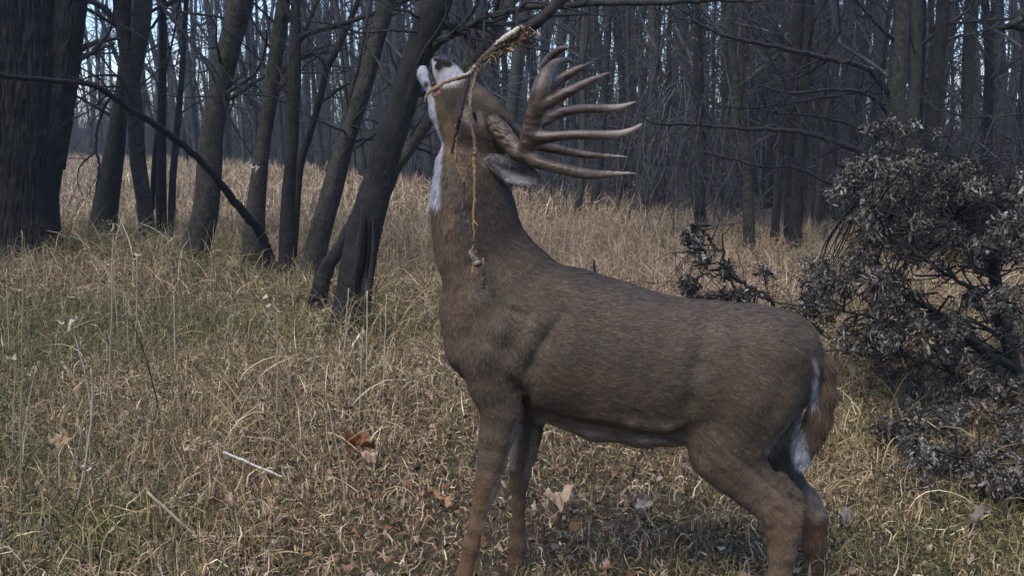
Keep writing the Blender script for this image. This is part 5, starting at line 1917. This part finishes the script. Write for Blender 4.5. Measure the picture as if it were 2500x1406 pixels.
        v, qd = surface_nets(ff.F, ff.lo, ff.h)
        v = laplace(v, qd, 4, .5)
        nr0, _ = vnormals(v, qd)
        pb = P(1218, 314, 3.05)
        near_b = np.exp(-((v[:, 0] - pb[0]) ** 2 + (v[:, 2] - pb[2]) ** 2) / .035 ** 2)
        v = v - nr0 * ((fbm(v * 95, 2, 3) - .5) * (.0010 + .014 * near_b))[:, None]
        px = project(v)
        t = np.clip((px[:, 0] - 1300) / 230, 0, 1)[:, None]
        nr, _ = vnormals(v, qd)
        cbase = np.array([.052, .028, .015]); cmid = np.array([.090, .057, .034]); ctip = np.array([.32, .265, .21])
        cc = cbase * (1 - t) + cmid * t
        cc = cc + (ctip - cc) * smoothstep(.66, 1.0, t)
        ridge = np.clip(fbm(v * np.array([14, 80, 90]), 3, 8) * 2.0 - .75, 0, 1)[:, None]
        cc = cc * (1 - ridge * .6) + np.array([.26, .215, .18]) * ridge * .6
        beam = (1 - smoothstep(.5, 1.2, seg_d2(px, [(1318, 250, 16), (1334, 180, 14)])))[:, None] * .5
        cc = cc * (1 - beam) + np.array([.17, .115, .08]) * beam
        bur = (1 - smoothstep(.8, 1.2, seg_d2(px, [(1205, 305, 26), (1240, 330, 20), (1262, 350, 12)])))[:, None]
        knob = fbm(v * 90, 2, 4)[:, None]
        cc = cc * (1 - bur) + np.array([.10, .068, .04]) * bur * (.3 + 1.4 * knob)
        obj('antler', new_mesh('antler', v - base, qd, np.full(len(qd), 4), True, [ma.m], {'col': cc}), root)
    antler([[(1205, 300, 20, 3.0), (1222, 322, 20, 2.985), (1243, 350, 19, 2.965), (1268, 374, 18, 2.945), (1286, 372, 19, 2.93), (1294, 335, 20, 2.92), (1303, 292, 19, 2.91), (1312, 250, 19, 2.90), (1321, 215, 18, 2.90), (1330, 190, 15, 2.91),
             (1343, 168, 11, 2.93), (1362, 153, 7.5, 2.95), (1382, 147, 5, 2.97), (1399, 148, 2, 2.98)],
            [(1322, 256, 15, 2.90), (1345, 249, 12, 2.895), (1375, 233, 10.5, 2.89), (1411, 213, 9.5, 2.89), (1450, 193, 7, 2.89), (1489, 177, 1.5, 2.9)],
            [(1305, 334, 18, 2.915), (1335, 336, 12, 2.90), (1375, 333, 10, 2.89), (1420, 330, 10, 2.885), (1470, 329, 9.5, 2.88), (1515, 327, 8, 2.88), (1549, 317, 5, 2.88), (1570, 302, 1.5, 2.885)],
            [(1288, 378, 18, 2.93), (1306, 394, 13, 2.915), (1340, 407, 12, 2.90), (1385, 417, 11, 2.89), (1436, 424, 10, 2.885), (1488, 425, 7, 2.885), (1554, 424, 1.5, 2.89)]], 2.93)
    antler([[(1228, 295, 20, 3.10), (1250, 322, 18, 3.12), (1275, 350, 18, 3.15), (1296, 352, 17, 3.19), (1306, 310, 17, 3.21), (1318, 262, 17, 3.22), (1331, 222, 17, 3.22), (1331, 188, 14, 3.21), (1333, 160, 12, 3.19), (1347, 138, 10, 3.16), (1368, 123, 7.5, 3.13), (1389, 118, 2, 3.10)],
            [(1332, 224, 15, 3.22), (1346, 212, 12, 3.22), (1370, 193, 9.5, 3.23), (1405, 171, 8, 3.23), (1452, 151, 1.5, 3.22)],
            [(1312, 300, 17, 3.21), (1338, 289, 12, 3.22), (1370, 276, 10, 3.23), (1411, 269, 9.5, 3.23), (1462, 266, 9.5, 3.23), (1510, 262, 7, 3.22), (1552, 249, 1.5, 3.21)],
            [(1300, 350, 15, 3.19), (1325, 358, 11, 3.2), (1360, 364, 9, 3.21), (1411, 376, 8.5, 3.21), (1462, 383, 6.5, 3.2), (1532, 383, 1.5, 3.19)]], 3.19)


build_deer()


# ------------------------------------------------------------------ the hanging branch the buck chews
def build_licking_branch():
    rng = np.random.default_rng(17)
    Yb = 2.955
    base = P(1365, 0, Yb)
    root = empty('hanging_branch', base)
    tag(root, 'broken branch with peeled bark hanging from above into the deer\'s mouth', 'branch')

    def tube(mb, pl, col, sides=9, disp=.12, Y=Yb, jit=.0009):
        pts = np.array([[*P(s[0], s[1], Y + (s[3] if len(s) > 3 else 0)), PR(s[0], s[1], s[2] / 2, Y) * (.85 if sides <= 8 else 1)] for s in pl])
        sp = spline(pts, 9)
        sp[1:-1, :3] += rng.normal(0, jit, (len(sp) - 2, 3))
        sp[1:-1, 3] *= rng.uniform(.85, 1.15, len(sp) - 2)
        mb.tube(sp[:, :3], sp[:, 3], sides, trunk_disp(disp * 2.5, 3, 14, rng.integers(1, 40)), col=np.array(col), seed=rng.random() * 4)
    mat = attr_mat('branch_wood', .75, .35, 90)
    dark, brown, tanw, pale = (.035, .03, .028), (.11, .08, .055), (.30, .20, .115), (.50, .42, .30)
    mb = MB()
    tube(mb, [(1500, -260, 38, .3), (1430, -110, 34, .15), (1365, 0, 30, .03), (1320, 48, 27), (1288, 72, 25)], dark, 14)
    tube(mb, [(1288, 72, 22), (1262, 84, 22), (1235, 100, 20), (1205, 122, 17), (1180, 143, 14), (1160, 165, 11)], brown, 12, .25)
    tube(mb, [(1160, 165, 11), (1150, 178, 12), (1135, 186, 12), (1110, 194, 10), (1085, 203, 8), (1068, 213, 10), (1050, 224, 7), (1040, 236, 5), (1036, 250, 3)], tanw, 10, .2)
    obj('limb', shifted(mb, base).mesh('limb', [mat], col=True), root)
    mb = MB()
    tube(mb, [(1276, 64, 3, -.012), (1262, 73, 12, -.014), (1240, 87, 13, -.014), (1222, 99, 10, -.012), (1206, 111, 3, -.01)], (.62, .55, .42), 10, .08)
    obj('peeled_wood', shifted(mb, base).mesh('peeled_wood', [mat], col=True), root)
    mb = MB()
    tube(mb, [(1160, 160, 5, -.006), (1152, 175, 10, -.008), (1138, 183, 10, -.008), (1118, 189, 7, -.006)], (.52, .46, .38), 8, .08)
    obj('peeled_wood', shifted(mb, base).mesh('peeled_wood', [mat], col=True), root)
    # frayed bark ribbons
    mb = MB()
    for k in range(70):
        t = rng.random()
        a = P(1300 - 150 * t + rng.normal(0, 4), 66 + 105 * t + rng.normal(0, 6), Yb - .01 + rng.normal(0, .01))
        d = np.array([rng.normal(.2, .6), rng.normal(-.2, .5), rng.normal(-.5, .6)])
        q = wander(a, d, rng.uniform(.012, .045), 4, .35, -.1, rng)
        mb.tube(q, np.linspace(.0017, .0005, len(q)), 4, col=np.array(tanw if rng.random() < .6 else brown) * rng.uniform(.6, 1.3))
    nfl = 40
    tt = rng.random(nfl)
    cf = np.array([P(1296 - 70 * t_ + rng.normal(0, 5), 78 + 42 * t_ + rng.normal(0, 7), Yb - .012) for t_ in tt])
    V_, Q_, C_ = curled_leaves(nfl, cf, rng.uniform(.018, .038, nfl), rng, np.array([(.24, .145, .08), (.34, .24, .15), (.12, .08, .05)])[rng.integers(0, 3, nfl)], 2.0, droop=.8, wide=.3)
    mb.add(V_, Q_, None, C_)
    obj('frayed_bark', shifted(mb, base).mesh('frayed_bark', [mat], col=True), root)

    def strand(rows, col, name='bark_strand', extra=0):
        mb = MB()
        for pl, c in rows:
            tube(mb, pl, c, 8, .2)
        for k in range(extra):
            pl, c = rows[rng.integers(0, len(rows))]
            s = pl[rng.integers(0, len(pl))]
            a = P(s[0], s[1], Yb + (s[3] if len(s) > 3 else 0))
            q = wander(a, (rng.normal(0, .5), -.3, rng.normal(-.6, .5)), rng.uniform(.01, .04), 4, .3, 0, rng)
            mb.tube(q, np.linspace(.002, .0006, len(q)), 4, col=np.array(c) * rng.uniform(.6, 1.3))
        obj(name, shifted(mb, base).mesh(name, [mat], col=True), root)
    z = -.075
    strand([([(1146, 180, 9, 0), (1140, 205, 12, -.02), (1130, 245, 13, -.05), (1124, 280, 12, z), (1116, 310, 10, z), (1107, 355, 8, z), (1103, 374, 5, z)], dark),
            ([(1112, 305, 7, z), (1113, 345, 7, z), (1112, 380, 7, z), (1118, 410, 8, z), (1130, 435, 8, z), (1132, 448, 9, z)], tanw),
            ([(1120, 380, 4, z), (1134, 410, 4, z), (1140, 425, 5, z), (1130, 440, 6, z)], (.24, .16, .09))], None, extra=14)
    strand([([(1132, 440, 10, z), (1132, 465, 7, z), (1130, 500, 8, z), (1135, 530, 8, z), (1146, 555, 9, z), (1155, 595, 9, z), (1164, 628, 13, z), (1175, 652, 15, z), (1178, 690, 11, z), (1183, 710, 9, z)], (.10, .085, .07)),
            ([(1146, 612, 10, z), (1156, 628, 15, z), (1168, 645, 18, z)], (.26, .22, .17)),
            ([(1180, 630, 4, z), (1180, 680, 5, z), (1178, 705, 4, z)], (.35, .26, .16))], None, extra=8)
    strand([([(1163, 172, 9, 0), (1158, 195, 8, -.02), (1150, 230, 8, -.05), (1148, 260, 9, z), (1152, 300, 9, z), (1158, 345, 8, z), (1160, 372, 11, z)], (.20, .145, .10)),
            ([(1160, 372, 12, z), (1157, 395, 10, z), (1159, 430, 8, z), (1158, 480, 7, z), (1156, 540, 6, z), (1156, 600, 5, z), (1155, 640, 5, z), (1153, 672, 6, z)], (.36, .22, .105)),
            ([(1150, 375, 5, z), (1148, 400, 4, z), (1150, 425, 3, z)], (.22, .13, .07))], None, extra=16)
    strand([([(1114, 400, 3, z), (1112, 440, 3, z), (1122, 480, 3, z), (1130, 510, 3, z)], (.16, .12, .085))], None)


build_licking_branch()
print('script done')

# ------------------------------------------------------------------ evening air between the trees
def build_haze():
    x0, x1, y0, y1, z0, z1 = -75, 75, -6, 105, -1.2, 17.5
    v = np.array([(x, y, z) for x in (x0, x1) for y in (y0, y1) for z in (z0, z1)], float)
    q = np.array([(0, 1, 3, 2), (4, 6, 7, 5), (0, 4, 5, 1), (2, 3, 7, 6), (0, 2, 6, 4), (1, 5, 7, 3)])
    m = bpy.data.materials.new('air')
    m.use_nodes = True
    nt = m.node_tree
    nt.nodes.remove(nt.nodes["Principled BSDF"])
    pv = nt.nodes.new('ShaderNodeVolumePrincipled')
    pv.inputs['Color'].default_value = (0.72, 0.84, 1.0, 1)
    pv.inputs['Density'].default_value = HAZE
    nt.links.new(pv.outputs[0], nt.nodes['Material Output'].inputs['Volume'])
    o = obj('haze', new_mesh('haze', v, q, np.full(6, 4), False, [m]))
    tag(o, 'thin bluish evening air', kind='stuff')


HAZE = 0.0016
build_haze()
